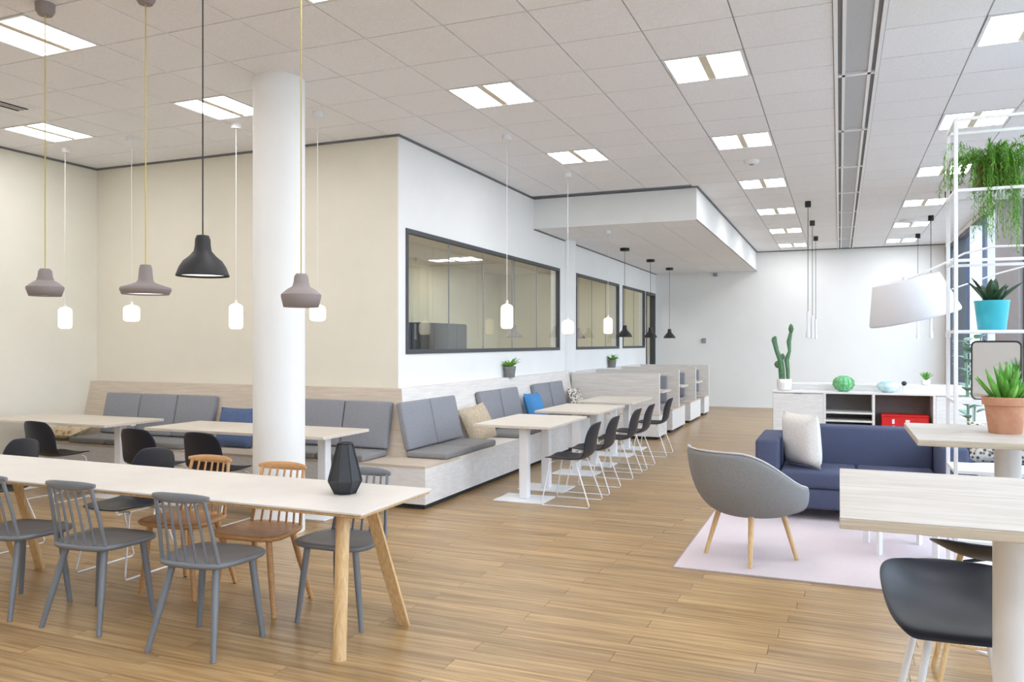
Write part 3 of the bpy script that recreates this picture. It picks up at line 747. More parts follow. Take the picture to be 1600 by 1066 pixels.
ped_table('pale oak dining table on white posts, farthest one at the side bench', -3.40, -2.60, 10.62, 11.86, 0.75, 'y', ((-2.92, 10.82), (-2.92, 11.56)), (0.26, 0.2), gs)
ped_table('pale oak table at the front bench, partly hidden by the white column', -6.22, -4.14, 5.75, 6.48, 0.75, 'x', ((-5.95, 6.1), (-4.38, 6.1)), (0.2, 0.28), gs)
ped_table('pale oak table at the front bench beside the left wall', -8.5, -6.74, 5.75, 6.5, 0.75, 'x', ((-8.2, 6.1), (-6.92, 6.1)), (0.2, 0.28), gs)
for n, y in enumerate((13.6, 15.32, 17.08)):
    ped_table('pale table inside the %s dining booth' % ORD[n], XW + 0.1, XE - 0.05, y - 0.36, y + 0.36, 0.75, 'x', ((-3.3, y),), (0.28, 0.2), 'booth tables')

def long_table(label, x0, x1):
    y0, y1, z = 3.28, 4.01, 0.74
    t_ = thing('long_table', label, 'table', (0, 0, 0))
    q = M(); q.box(x0, x1, y0, y1, z - 0.012, z, 0.002); q.obj('tabletop', LINO, t_, smooth=False)
    q = M(); q.box(x0 + 0.012, x1 - 0.012, y0 + 0.012, y1 - 0.012, z - 0.03, z - 0.012, 0.006); q.obj('edge_core', OAK, t_, smooth=False)
    for ex, s_ in ((x1, -1), (x0, 1)):
        for yf, yt, fo, to in ((y0 + 0.03, y0 + 0.16, 0.15, 0.215), (y1 - 0.15, y1 - 0.39, 0.10, 0.17)):
            a = Vector((ex + s_ * fo, yf, 0)); b = Vector((ex + s_ * to, yt, z - 0.03))
            q = M(); rr = 0.036
            # rounded outer half, flat inner half
            prof = [(math.cos(t), math.sin(t)) for t in [math.pi * i / 8 for i in range(9)]] + [(-1, -0.35), (1, -0.35)]
            sgn = -1 if yf < (y0 + y1) / 2 else 1
            ring = []
            for p in (a, b):
                ring.append([q.bm.verts.new(p + Vector((c_ * rr, sgn * s2 * rr * 0.8, 0))) for c_, s2 in prof])
            n_ = len(prof)
            for i in range(n_):
                j = (i + 1) % n_; q.bm.faces.new((ring[0][i], ring[0][j], ring[1][j], ring[1][i]))
            q.bm.faces.new(ring[0]); q.bm.faces.new(ring[1])
            q.obj('leg', OAK, t_)
        q = M(); q.box(ex + s_ * 0.22, ex + s_ * 0.16, y0 + 0.16, y1 - 0.16, z - 0.055, z - 0.03); q.obj('bracket', OAK, t_, smooth=False)
long_table('long table with pale top and slanted oak legs in the foreground', -5.24, -2.14)
long_table('second long table butted against the first at the left edge', -8.3, -5.245)

# ================================================================== CHAIRS
def spindle_chair(name, label, m, feetm, loc, rz, group):
    t_ = thing(name, label, 'chair', loc, rz, group)
    # seat: rounded outline, slightly dished, front (+y) wider
    q = M(); n = 40
    def outline(t):
        c_, s_ = math.cos(t), math.sin(t); e = 0.55
        x = 0.235 * math.copysign(abs(c_) ** e, c_); y = 0.21 * math.copysign(abs(s_) ** e, s_)
        return x * (1 + 0.10 * (y / 0.21)), y
    def st(u, v):
        t = 2 * math.pi * u; x, y = outline(t); rr = [0.0, 0.45, 0.8, 0.97, 1.0, 0.99, 0.95, 0.0][int(round(v * 7))]
        z = [0.452, 0.454, 0.460, 0.464, 0.456, 0.444, 0.436, 0.434][int(round(v * 7))]
        return Vector((x * max(rr, 0.002), y * max(rr, 0.002) + 0.04, z))
    q.grid(st, n, 8, closeu=True); q.obj('seat', m, t_, autosm=60)
    for sx in (-1, 1):
        for (yt, yb, xt, xb) in ((0.165, 0.19, 0.155, 0.21), (-0.085, -0.19, 0.135, 0.205)):
            q = M(); q.tube([(sx * xt, yt, 0.44), (sx * (xt * 0.6 + xb * 0.4), yt * 0.6 + yb * 0.4, 0.264), (sx * xb, yb, 0.0)], 0, 12, radii=[0.018, 0.0185, 0.0135])
            lg = q.obj('leg', m, t_)
            if feetm:
                q = M(); q.cyl((sx * xb, yb, 0.0), (sx * (xb * 0.97 + xt * 0.03), yb * 0.97 + yt * 0.03, 0.012), 0.0135, seg=12); q.obj('foot_cap', feetm, lg)
    # back
    def crest(t):   # t -1..1
        return Vector((t * 0.172, -0.185 - 0.03 * (1 - t * t), 0.80))
    k = 7
    for i in range(k):
        t = -1 + 2 * i / (k - 1); p1 = crest(t * 0.86); p0 = Vector((t * 0.178, -0.115 - 0.025 * (1 - t * t), 0.452))
        q = M(); rr = 0.0105 if i in (0, k - 1) else 0.0068
        q.tube([p0, (p0 + p1) / 2 + Vector((0, 0.004, 0)), p1], rr, 8); q.obj('spindle', m, t_)
    q = M(); pts = [crest(-1 + 2 * i / 12) for i in range(13)]
    rings = []
    for i, p in enumerate(pts):
        f_ = i / 12 * 2 - 1; hh = 0.026 * (1 - 0.55 * abs(f_) ** 3); ww = 0.013 * (1 - 0.3 * abs(f_) ** 4)
        rings.append([q.bm.verts.new(p + Vector((0, math.cos(a) * ww, math.sin(a) * hh))) for a in [2 * math.pi * j / 10 for j in range(10)]])
    for A, B in zip(rings, rings[1:]):
        for j in range(10): q.bm.faces.new((A[j], A[(j + 1) % 10], B[(j + 1) % 10], B[j]))
    q.bm.faces.new(rings[0]); q.bm.faces.new(rings[-1])
    q.obj('crest_rail', m, t_)
    return t_
gg = 'grey spindle chairs at the long table'
ca = spindle_chair('spindle_chair', 'grey spindle chair on near side of long table, closest to its right end', GREYC, None, (-3.05, 3.22, 0), R(3), gg)
dup(ca, (-3.87, 3.26, 0), R(3), 'grey spindle chair in the middle of the near side of the long table')
dup(ca, (-4.52, 3.24, 0), R(1), 'grey spindle chair cut off by the left edge of the photo')
dup(ca, (-2.61, 3.86, 0), R(181), 'grey spindle chair on far side of long table, behind its oak end legs')
cw = spindle_chair('spindle_chair', 'natural oak spindle chair in front of the white column', OAKC, METD, (-3.2, 3.85, 0), R(183), 'oak spindle chairs at the long table')
dup(cw, (-3.84, 3.91, 0), R(182), 'natural oak spindle chair left of the white column beside a black chair')

def shell_fn(seat_z=0.44, back=0.37, wide=0.225, depth=0.235):
    prof = [(depth, 0.005), (depth * 0.80, 0.012), (depth * 0.4, 0.0), (0.0, -0.008), (-depth * 0.45, -0.004), (-depth * 0.72, 0.022), (-depth * 0.86, 0.075), (-depth * 0.93, back * 0.38), (-depth * 1.0, back * 0.62), (-depth * 1.1, back * 0.84), (-depth * 1.2, back)]
    wd = [0.76, 0.93, 1.0, 1.0, 1.0, 0.99, 0.97, 0.95, 0.93, 0.88, 0.66]
    n = len(prof)
    def g(u, v):
        i = int(round(v * (n - 1))); y, z = prof[i]; a = u * 2 - 1
        x = a * wide * wd[i]; cup = a * a
        if i <= 4: return Vector((x, y, seat_z + z + 0.028 * cup * (0.35 + 0.65 * min(1, i / 3))))
        f_ = (i - 4) / (n - 5)
        return Vector((x, y + cup * 0.05 * min(1, f_ * 1.6) * (1 - 0.25 * f_), seat_z + z + 0.02 * cup * (1 - f_) - cup * 0.015 * f_))
    return g, n
def sled_chair(label, loc, rz, group):
    t_ = thing('shell_chair', label, 'chair', loc, rz, group)
    q = M(); g, n = shell_fn(); q.grid(g, 11, n); q.obj('shell', SHELL, t_, solid=0.011, sub=1, autosm=180)
    for sx in (-1, 1):
        q = M(); x = 0.225 * sx; xt = 0.17 * sx; r = 0.0062
        q.tube([(xt * 0.55, 0.13, 0.427), (xt, 0.14, 0.425), (xt * 1.08, 0.165, 0.41), (x, 0.235, 0.03), (x, 0.228, r), (x, -0.225, r), (x, -0.24, 0.025), (xt * 1.08, -0.10, 0.41), (xt, -0.075, 0.423), (xt * 0.55, -0.07, 0.424)], r, 8)
        q.obj('sled_frame', METW, t_)
    for yy_, zz_ in ((0.13, 0.427), (-0.07, 0.424)):
        q = M(); q.tube([(-0.1, yy_, zz_), (0.1, yy_, zz_)], 0.006, 8); q.obj('cross_wire', METW, t_)
    return t_
gsl = 'black shell chairs on white sled frames'
sc = sled_chair('black shell chair on white sled base, nearest at the side bench tables', (-2.42, 7.42, 0), R(90), gsl)
for y, lb in ((8.14, 'second'), (9.14, 'third'), (9.86, 'fourth'), (11.05, 'fifth')):
    dup(sc, (-2.42, y, 0), R(90), 'black shell chair on white sled base, %s along the side bench tables' % lb)
dup(sc, (-4.57, 4.1, 0), R(180), 'black shell chair on far side of long table, left of the oak chairs')
dup(sc, (-5.98, 4.12, 0), R(180), 'black shell chair on far side of long table at the left edge of the photo')
dup(sc, (-7.28, 5.66, 0), R(0), 'black shell chair at the left table of the front bench')
dup(sc, (-5.82, 5.52, 0), R(0), 'black shell chair at the column table, left of the other one there')
dup(sc, (-5.08, 5.52, 0), R(0), 'black shell chair at the column table, right one beside the white column')

# ================================================================== LOUNGE AREA
rug = thing('rug', 'pale pink rectangular rug under the grey armchair', 'rug', (0.265, 6.955, 0))
q = M(); q.box(-1.335, 1.335, -1.405, 1.405, 0.0005, 0.010, 0.003); q.obj('pile', PINK, rug, smooth=False)
q = M(); 
for b in ((-1.345, 1.345, -1.417, -1.405), (-1.345, 1.345, 1.405, 1.417), (-1.345, -1.335, -1.405, 1.405), (1.335, 1.345, -1.405, 1.405)): q.box(*b, 0.0005, 0.009)
q.obj('border', RUGE, rug, smooth=False)

def smooth01(a, b, x):
    t = min(1, max(0, (x - a) / (b - a))); return t * t * (3 - 2 * t)
def armchair(label, loc, rz):
    t_ = thing('armchair', label, 'armchair', loc, rz)
    def rim(phi):     # phi: 0 at back, pi at front
        a = abs(phi)
        z = 0.80 - 0.25 * smooth01(0.6, 2.0, a) - 0.03 * smooth01(1.9, 2.25, a) - 0.13 * smooth01(2.2, 2.5, a)
        r = 0.43 - 0.02 * smooth01(0.2, 1.3, a) - 0.03 * smooth01(1.6, 3.1, a)
        return r, z
    def g(u, v):
        phi = (u * 2 - 1) * math.pi; r, z = rim(phi)
        s_ = v; rr = (1 - (1 - s_) ** 2.0) ** 0.62
        zz = 0.315 + (z - 0.315) * s_ ** 1.75
        d = Vector((math.sin(phi), -math.cos(phi), 0))
        lean = 0.03 * max(0, math.cos(phi)) * s_ ** 2
        rad = r * rr + lean
        return Vector((d.x * rad * 0.97, d.y * rad, zz))
    q = M(); q.grid(g, 48, 14, closeu=True); bmesh.ops.remove_doubles(q.bm, verts=q.bm.verts, dist=0.001)
    q.obj('shell', CHG, t_, solid=0.028, sub=1, autosm=180)
    q = M(); q.tube([g(i / 64, 1.0) + Vector((0, 0, 0.004)) for i in range(64)], 0.0075, 6, closed=True); q.obj('piping', PIPE, t_)
    def c(u, v):
        t = u * 2 * math.pi; rr = [0.0, 0.6, 0.92, 1.0, 0.97, 0.0][int(round(v * 5))]; z = [0.455, 0.452, 0.44, 0.415, 0.37, 0.36][int(round(v * 5))]
        return Vector((math.cos(t) * 0.315 * max(rr, 0.003), 0.02 + math.sin(t) * 0.31 * max(rr, 0.003), z))
    q = M(); q.grid(c, 36, 6, closeu=True); q.obj('seat_pad', CHG, t_, sub=1, autosm=180)
    for sx in (-1, 1):
        for (yt, yb) in ((0.15, 0.225), (-0.15, -0.225)):
            q = M(); q.tube([(sx * 0.16, yt, 0.345), (sx * 0.225, yb, 0.0)], 0, 12, radii=[0.021, 0.014]); q.obj('leg', OAK, t_)
    return t_
PIPE = mat('piping_pale', (196, 196, 198), 0.9, var=0.05, vscale=40)
armchair('grey upholstered shell armchair with oak legs on the pink rug', (-0.60, 6.02, 0.0105), R(-40))

sofa = thing('sofa', 'dark navy upholstered sofa facing the camera behind the armchair', 'sofa', (0, 0, 0.0105))
x0, x1, y0, y1 = -0.70, 0.98, 7.42, 8.30
def rbox(m, b, bev=0.03, seg=3): q = M(); q.box(*b, bev, seg=seg); return q
for nm, b in (('arm', (x0, x0 + 0.2, y0, y1, 0.10, 0.695)), ('arm', (x1 - 0.2, x1, y0, y1, 0.10, 0.695)), ('backrest', (x0 + 0.2, x1 - 0.2, y1 - 0.24, y1, 0.10, 0.775)), ('seat_base', (x0 + 0.2, x1 - 0.2, y0 + 0.01, y1 - 0.24, 0.10, 0.28))):
    rbox(NAVY, b).obj(nm, NAVY, sofa)
for k in range(2):
    w = (x1 - x0 - 0.4) / 2
    rbox(NAVY, (x0 + 0.2 + k * w + 0.003, x0 + 0.2 + (k + 1) * w - 0.003, y0, y1 - 0.24, 0.28, 0.43), 0.035).obj('seat_cushion', NAVY, sofa)
for sx in (x0 + 0.12, x1 - 0.12):
    for sy_ in (y0 + 0.1, y1 - 0.1):
        q = M(); q.cyl((sx, sy_, 0), (sx, sy_, 0.10), 0.022); q.obj('foot', METD, sofa)
pillow('white knitted pillow leaning in the left corner of the navy sofa', WOOLW, (-0.30, 7.70, 0.445), (0.10, 0.0, R(-47)), 0.44, 0.49, 0.18)
# second sofa by the window
s2 = thing('sofa', 'navy lounge seat by the windows, mostly hidden behind the far bar table', 'sofa', (0, 0, 0.0))
a0, a1, b0, b1 = 1.04, 2.06, 8.40, 9.15
for nm, b in (('arm', (a0, a0 + 0.1, b0, b1, 0.1, 0.50)), ('arm', (a1 - 0.16, a1, b0, b1, 0.1, 0.62)), ('backrest', (a0 + 0.1, a1 - 0.16, b1 - 0.2, b1, 0.1, 0.74)), ('seat_base', (a0 + 0.1, a1 - 0.16, b0 + 0.01, b1 - 0.2, 0.1, 0.28)), ('seat_cushion', (a0 + 0.1, a1 - 0.16, b0, b1 - 0.2, 0.28, 0.42))):
    rbox(NAVY, b).obj(nm, NAVY, s2)
for sx in (a0 + 0.1, a1 - 0.1):
    for sy_ in (b0 + 0.1, b1 - 0.1):
        q = M(); q.cyl((sx, sy_, 0), (sx, sy_, 0.10), 0.022); q.obj('foot', METD, s2)
pillow('grey patterned pillow on the window seat behind the white tray table', PATT, (1.40, 8.74, 0.425), (-0.3, 0.0, R(6)), 0.50, 0.40, 0.15)
# tray table
tt = thing('tray_table', 'round white tray side table beside the navy sofa', 'side table', (1.25, 7.85, 0.0105))
q = M(); q.lathe([(0.001, 0.45), (0.215, 0.45), (0.225, 0.455), (0.235, 0.50), (0.239, 0.50), (0.232, 0.445), (0.215, 0.438), (0.001, 0.438)], 36); q.obj('tray', METW, tt)
for k in range(3):
    an = 2 * math.pi * k / 3 + 0.4
    q = M(); q.cyl((0.15 * math.cos(an), 0.15 * math.sin(an), 0.44), (0.2 * math.cos(an), 0.2 * math.sin(an), 0.0), 0.01); q.obj('leg', METW, tt)
# coffee table
ct = thing('coffee_table', 'low white coffee table on the pink rug, hidden behind the near bar table', 'coffee table', (0.42, 6.65, 0.0105))
q = M(); q.lathe([(0.001, 0.385), (0.33, 0.385), (0.34, 0.39), (0.34, 0.405), (0.001, 0.405)], 40); q.obj('tabletop', METW, ct)
for k in range(4):
    an = math.pi / 4 + math.pi / 2 * k + 0.2
    c_, s_ = math.cos(an), math.sin(an)
    q = M(); q.box(-0.022, 0.022, -0.012, 0.012, 0, 0.39, mtx=Matrix.Translation((0.27 * c_, 0.27 * s_, 0)) @ Matrix.Rotation(an, 4, 'Z')); q.obj('leg', METW, ct, smooth=False)

# ================================================================== BAR TABLES AND STOOLS
def bar_table(label, x0, x1, y0, y1, px, py, r):
    z = 1.10
    t_ = thing('bar_table', label, 'bar table', (0, 0, 0), 0, 'bar tables')
    ed = [y0 + 0.002, y0 + 0.285, y0 + 0.60, y1 - 0.002]
    q = M(); q.box(x0, x1, y0, y1, z - 0.03, z - 0.004, 0.0015); q.obj('top_core', BARED, t_, smooth=False)
    for e0, e1 in zip(ed, ed[1:]):
        q = M(); q.box(x0 + 0.001, x1 - 0.001, e0 + 0.0012, e1 - 0.0012, z - 0.004, z, 0.0008); q.obj('top_board', BARTOP, t_, smooth=False)
    q = M(); q.lathe([(r, 0.012), (r, z - 0.034)], 40, c=(px, py, 0), capb=True, capt=True); q.obj('post', METW, t_)
    q = M(); q.lathe([(0.001, 0.0), (0.2, 0.0), (0.2, 0.01), (r + 0.01, 0.014), (0.001, 0.014)], 40, c=(px, py, 0)); q.obj('base_plate', METW, t_)
    q = M(); q.box(px - 0.18, px + 0.18, py - 0.18, py + 0.18, z - 0.036, z - 0.03); q.obj('mounting_plate', METW, t_, smooth=False)
bar_table('limed oak bar table at the right edge in the foreground', 0.0, 1.4, 2.31, 3.22, 0.478, 2.70, 0.062)
bar_table('limed oak bar table carrying the terracotta pot', 0.35, 1.75, 4.31, 5.2, 0.80, 4.75, 0.06)
def bar_stool(label, loc, rz, legm, loc_z=0.66):
    t_ = thing('bar_stool', label, 'bar stool', loc, rz, 'black shell bar stools')
    z0 = loc_z
    prof = [(0.240, -0.040), (0.222, -0.020), (0.14, -0.012), (0.02, -0.015), (-0.12, -0.010), (-0.20, 0.014), (-0.255, 0.050), (-0.285, 0.080), (-0.300, 0.094)]
    wd = [0.78, 0.93, 1.03, 1.06, 1.05, 1.0, 0.90, 0.74, 0.50]
    rimz = [0.002, 0.006, 0.014, 0.045, 0.074, 0.066, 0.040, 0.015, 0.0]
    n = len(prof)
    def g(u, v):
        i = int(round(v * (n - 1))); y, z = prof[i]; a = u * 2 - 1
        f_ = i / (n - 1); cup = abs(a) ** 2.2
        return Vector((a * 0.225 * wd[i], y + cup * 0.03 * f_ ** 2, z0 + z + cup * rimz[i]))
    q = M(); q.grid(g, 13, n); q.obj('shell', SHELL, t_, solid=0.012, sub=2, autosm=180)
    ft = []
    for sx in (-1, 1):
        for yt, yb in ((0.10, 0.19), (-0.10, -0.2)):
            a = Vector((sx * 0.10, yt, z0 - 0.03)); b = Vector((sx * 0.215, yb, 0.0)); r0 = 0.012
            q = M(); q.tube([a, b], 0, 10, radii=[r0 * 1.1, r0 * 0.9]); q.obj('leg', legm, t_); ft.append(a.lerp(b, 0.60))
    order = [0, 1, 3, 2]
    q = M(); q.tube([ft[i] for i in order], 0.007, 8, closed=True); q.obj('footrest', legm, t_)
    q = M(); q.tube([(-0.10, -0.10, z0 - 0.03), (0.10, 0.10, z0 - 0.03)], 0.008, 8); q.tube([(0.10, -0.10, z0 - 0.03), (-0.10, 0.10, z0 - 0.03)], 0.008, 8); q.obj('under_frame', METD, t_)
    return t_
bar_stool('black shell bar stool on white legs behind the near bar table', (0.375, 3.09, 0), R(184), METW)
bar_stool('black shell bar stool with oak legs at the far bar table', (0.62, 4.13, 0), R(-4), OAK, 0.625)

# ================================================================== SHELF AND ITEMS
sh = thing('shelf', 'tall open white metal shelf filled with plants at the right edge', 'shelf', (0, 0, 0.0105))
SX0, SX1, SY0, SY1, SZ = 0.664, 1.52, 5.585, 5.965, 2.945
for x in (SX0, SX1):
    for y in (SY0, SY1):
        q = M(); q.box(x - 0.011, x + 0.011, y - 0.011, y + 0.011, 0, SZ, 0.002); q.obj('post', METW, sh, smooth=False)
lv = [2.507, 2.075, 1.637, 1.20, 0.77, 0.34]
for z in lv + [SZ]:
    q = M()
    for y in (SY0, SY1): q.box(SX0, SX1, y - 0.009, y + 0.009, z - 0.018, z)
    for x in (SX0, SX1): q.box(x - 0.009, x + 0.009, SY0, SY1, z - 0.018, z)
    q.obj('rail', METW, sh, smooth=False)
for z in (2.507, 1.637, 1.20, 0.77, 0.34):
    q = M(); q.box(SX0 + 0.01, SX1 - 0.01, SY0 + 0.009, SY1 - 0.009, z - 0.006, z - 0.001); q.obj('shelf_board', METW, sh, smooth=False)

def pot(name, label, cat, loc, prof, m, soil_r, soil_z):
    t_ = thing(name, label, cat, loc)
    q = M(); q.lathe(prof, 32, capb=True); q.obj('pot', m, t_, solid=0.006)
    q = M(); q.cyl((0, 0, soil_z - 0.01), (0, 0, soil_z), soil_r, seg=24); q.obj('soil', SOIL, t_)
    return t_
rng = random.Random(3)
# hanging fern
fe = thing('hanging_fern', 'bushy asparagus fern trailing from a brown planter on the top shelf', 'plant', (0.90, 5.77, 2.5185))
q = M()
for b in ((-0.10, 0.10, -0.085, -0.075), (-0.10, 0.10, 0.075, 0.085), (-0.10, -0.09, -0.075, 0.075), (0.09, 0.10, -0.075, 0.075)): q.box(*b, 0, 0.165)
q.box(-0.09, 0.09, -0.075, 0.075, 0, 0.012); q.obj('planter', BROWN, fe, smooth=False)
q = M(); q.box(-0.088, 0.088, -0.073, 0.073, 0.12, 0.14); q.obj('soil', SOIL, fe, smooth=False)
fol = M(); st = M()
for i in range(120):
    an = rng.uniform(0, 2 * math.pi); up = rng.uniform(0.08, 0.20); out = rng.uniform(0.08, 0.27); drop = rng.uniform(-0.03, 0.20); sx = rng.uniform(-0.07, 0.07)
    if i < 34:
        sx = (-0.05, 0.085)[i % 2] + rng.uniform(-0.04, 0.04); an = -1.57 + rng.uniform(-0.3, 0.3); drop = rng.uniform(0.28, (0.50, 0.56)[i % 2]); out = rng.uniform(0.13, 0.19); up = rng.uniform(0.03, 0.10)
    d = Vector((math.cos(an), math.sin(an), 0)); p0 = Vector((sx, rng.uniform(-0.05, 0.05), 0.14))
    pts = []
    for k in range(10):
        t = k / 9; pts.append(p0 + d * out * (1 - (1 - t) ** 2.4) + Vector((rng.uniform(-0.004, 0.004), 0, up * math.sin(math.pi * min(1, t * 1.1)) * (1 - 0.3 * t) - drop * t ** 1.8)))
    st.tube(pts, 0.0012, 4)
    for k in range(1, 10):
        a, b = pts[k - 1], pts[k]; tang = (b - a).normalized(); sd = tang.orthogonal().normalized()
        for s2_ in range(7):
            c = a.lerp(b, s2_ / 7); rot = Matrix.Rotation(rng.uniform(0, 6.28), 3, tang)
            dr = (rot @ sd + tang * 0.6); fol.leaf(c, dr, (0, 0, 1), rng.uniform(0.02, 0.048), 0.0065, 0.2, 0.2, 2)
o = st.obj('stems', GREENF, fe, smooth=False); o['kind'] = 'stuff'
o = fol.obj('foliage', GREENF, fe, smooth=False); o['kind'] = 'stuff'
# turquoise pot
tq = pot('potted_succulent', 'dark green leafy plant in a turquoise pot on the shelf', 'plant', (0.885, 5.77, 1.6485), [(0.072, 0), (0.076, 0.004), (0.094, 0.17), (0.097, 0.18), (0.097, 0.185)], TURQ, 0.088, 0.16)
for i in range(11):
    an = i * 2.4 + 0.3; tilt = 0.45 + 0.5 * (i % 3) / 2
    q = M(); q.leaf((0.02 * math.cos(an), 0.02 * math.sin(an), 0.155), (math.cos(an) * tilt, math.sin(an) * tilt, 1.0), (0, 0, 1), 0.15 + 0.05 * (i % 2), 0.062, 0.5, 0.05, 6); q.obj('leaf', GREEND, tq, solid=0.004)
# mirror
mi = thing('table_mirror', 'small rounded mirror with thin dark frame standing on the shelf', 'mirror', (0.905, 5.75, 1.2115), R(-12))
def rrect(w, h_, r, n=6):
    P_ = []
    for cx, cz, a0_ in ((w / 2 - r, h_ - r, 0), (-w / 2 + r, h_ - r, 90), (-w / 2 + r, r, 180), (w / 2 - r, r, 270)):
        for i in range(n + 1):
            a = R(a0_ + 90 * i / n); P_.append((cx + r * math.cos(a), cz + r * math.sin(a)))
    return P_
pr = rrect(0.265, 0.365, 0.03)
q = M(); q.tube([(x, 0, z) for x, z in pr], 0.006, 8, closed=True); q.obj('frame', MFR, mi)
q = M(); fa = [q.bm.verts.new((x * 0.97, -0.002, 0.006 + z * 0.968)) for x, z in pr]; fb_ = [q.bm.verts.new((x * 0.97, 0.002, 0.006 + z * 0.968)) for x, z in pr]
q.bm.faces.new(fa); q.bm.faces.new(fb_[::-1]); q.obj('glass', MIRR, mi, smooth=False)
q = M(); q.tube([(0, 0.0, 0.22), (0, 0.10, 0.004)], 0.004, 6); q.obj('prop', MFR, mi)
# terracotta
te = pot('potted_aloe', 'fresh green aloe in a terracotta pot on the far bar table', 'plant', (0.795, 4.79, 1.101), [(0.070, 0), (0.073, 0.004), (0.092, 0.145), (0.103, 0.148), (0.106, 0.184), (0.100, 0.186)], TERRA, 0.092, 0.16)
for i in range(24):
    an = i * 2.39996; ring = i / 24
    tilt = 0.15 + 0.85 * ring; ln = 0.20 - 0.04 * ring + 0.02 * math.sin(i * 7)
    q = M(); q.leaf((0.05 * ring * math.cos(an), 0.05 * ring * math.sin(an), 0.155), (math.cos(an) * tilt, math.sin(an) * tilt, 1.0), (0, 0, 1), ln, 0.036, 0.55, -0.05, 6); q.obj('leaf', GREENA, te, solid=0.005)

# arc floor lamp
LSH = mat('lamp_shade_white', (222, 222, 226), 0.5, var=0.02, vscale=6)
al = thing('arc_lamp', 'big white arc floor lamp with tilted conical shade over the sofa', 'floor lamp', (1.93, 6.32, 0.0))
O = Vector((1.93, 6.32, 0.0))
fwd = Vector((-math.sin(YAW), math.cos(YAW), 0))
ctr = Vector((0.52, 7.02, 1.90)) - O
rot = Matrix.Rotation(R(14), 4, -fwd) if False else Matrix.Rotation(R(-14), 4, fwd)
mt = Matrix.Translation(ctr) @ rot
q = M(); q.lathe([(0.33, -0.14), (0.333, -0.125), (0.243, 0.17), (0.238, 0.175)], 48, mtx=mt); q.obj('shade', LSH, al, solid=0.004)
q = M(); q.lathe([(0.001, 0.165), (0.236, 0.165), (0.236, 0.171), (0.001, 0.171)], 48, mtx=mt); q.obj('shade_top', LSH, al)
q = M(); q.lathe([(0.001, -0.105), (0.312, -0.105), (0.312, -0.099), (0.001, -0.099)], 48, mtx=mt); q.obj('diffuser', PSOFT, al)
tp = mt @ Vector((0, 0, 0.17))
A, B, C_, D = tp, Vector((1.02, 6.85, 2.36)) - O, Vector((1.62, 6.5, 2.3)) - O, Vector((0, 0, 1.2))
pts = [tp] 
key = [tp, Vector((0.72, 6.98, 2.17)) - O, Vector((0.88, 6.92, 2.25)) - O, Vector((1.06, 6.83, 2.285)) - O, Vector((1.28, 6.72, 2.27)) - O, Vector((1.50, 6.6, 2.19)) - O, Vector((1.72, 6.47, 2.02)) - O, Vector((1.86, 6.38, 1.78)) - O, Vector((1.92, 6.33, 1.45)) - O, Vector((0, 0, 1.1)), Vector((0, 0, 0.03))]
q = M(); q.tube(key, 0.008, 8); q.obj('arm', METW, al)
q = M(); q.lathe([(0.001, 0.0), (0.17, 0.0), (0.175, 0.01), (0.17, 0.025), (0.02, 0.03), (0.001, 0.03)], 40); q.obj('base', METW, al)
q = M(); q.cyl(tp - Vector((0, 0, 0.02)), tp + (rot @ Vector((0, 0, 0.03))), 0.02); q.obj('hub', METW, al)
q = M(); q.tube([mt @ Vector((0.30, 0, 0.02)), Vector((1.08, 6.8, 2.08)) - O, Vector((1.50, 6.6, 2.19)) - O], 0.006, 8); q.obj('strut', METW, al)

# sideboard
sbd = thing('sideboard', 'long white sideboard with open middle compartments behind the sofa', 'sideboard', (0, 0, 0))
bx0, bx1, by0, by1, bz = -0.86, 2.0, 11.62, 12.06, 0.90
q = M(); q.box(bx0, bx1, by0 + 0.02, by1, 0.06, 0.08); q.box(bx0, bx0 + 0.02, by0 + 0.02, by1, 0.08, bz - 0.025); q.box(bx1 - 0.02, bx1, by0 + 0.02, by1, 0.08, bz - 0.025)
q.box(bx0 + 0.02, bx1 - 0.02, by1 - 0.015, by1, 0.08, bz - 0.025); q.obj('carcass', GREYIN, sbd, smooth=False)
q = M(); q.box(bx0 - 0.01, bx1 + 0.01, by0, by1, bz - 0.025, bz, 0.002); q.obj('worktop', OAKV, sbd, smooth=False)
q = M(); q.box(bx0 + 0.04, bx1 - 0.04, by0 + 0.06, by1 - 0.04, 0, 0.06); q.obj('plinth', DARK, sbd, smooth=False)
xdiv = [bx0 + 0.0, -0.19, 0.42, 1.14, bx1]
for x in xdiv[1:-1]:
    q = M(); q.box(x - 0.016, x + 0.016, by0, by1 - 0.015, 0.08, bz - 0.025); q.obj('divider', OAKV, sbd, smooth=False)
for (a, b) in ((bx0 + 0.004, -0.208), (1.158, 1.57), (1.575, bx1 - 0.004)):
    q = M(); q.box(a, b, by0, by0 + 0.018, 0.085, bz - 0.032, 0.002); d_ = q.obj('door', OAKV, sbd, smooth=False)
    q = M(); q.box((a + b) / 2 - 0.06, (a + b) / 2 + 0.06, by0 - 0.006, by0, bz - 0.036, bz - 0.030); q.obj('finger_pull', VENT, d_, smooth=False)
for z in (0.40, 0.51, 0.62):
    q = M(); q.box(-0.174, 0.404, by0 + 0.005, by1 - 0.015, z - 0.011, z + 0.011); q.obj('inner_shelf', OAKV, sbd, smooth=False)
rs = thing('back_counter', 'slightly higher white counter standing right behind the sideboard', 'counter', (0, 0, 0))
q = M(); q.box(-0.74, 2.05, 12.07, 12.55, 0, 0.96); q.obj('body', OAKV, rs, smooth=False)
q = M(); q.box(-0.76, 2.06, 12.065, 12.57, 0.96, 0.985, 0.002); q.obj('worktop', OAKV, rs, smooth=False)
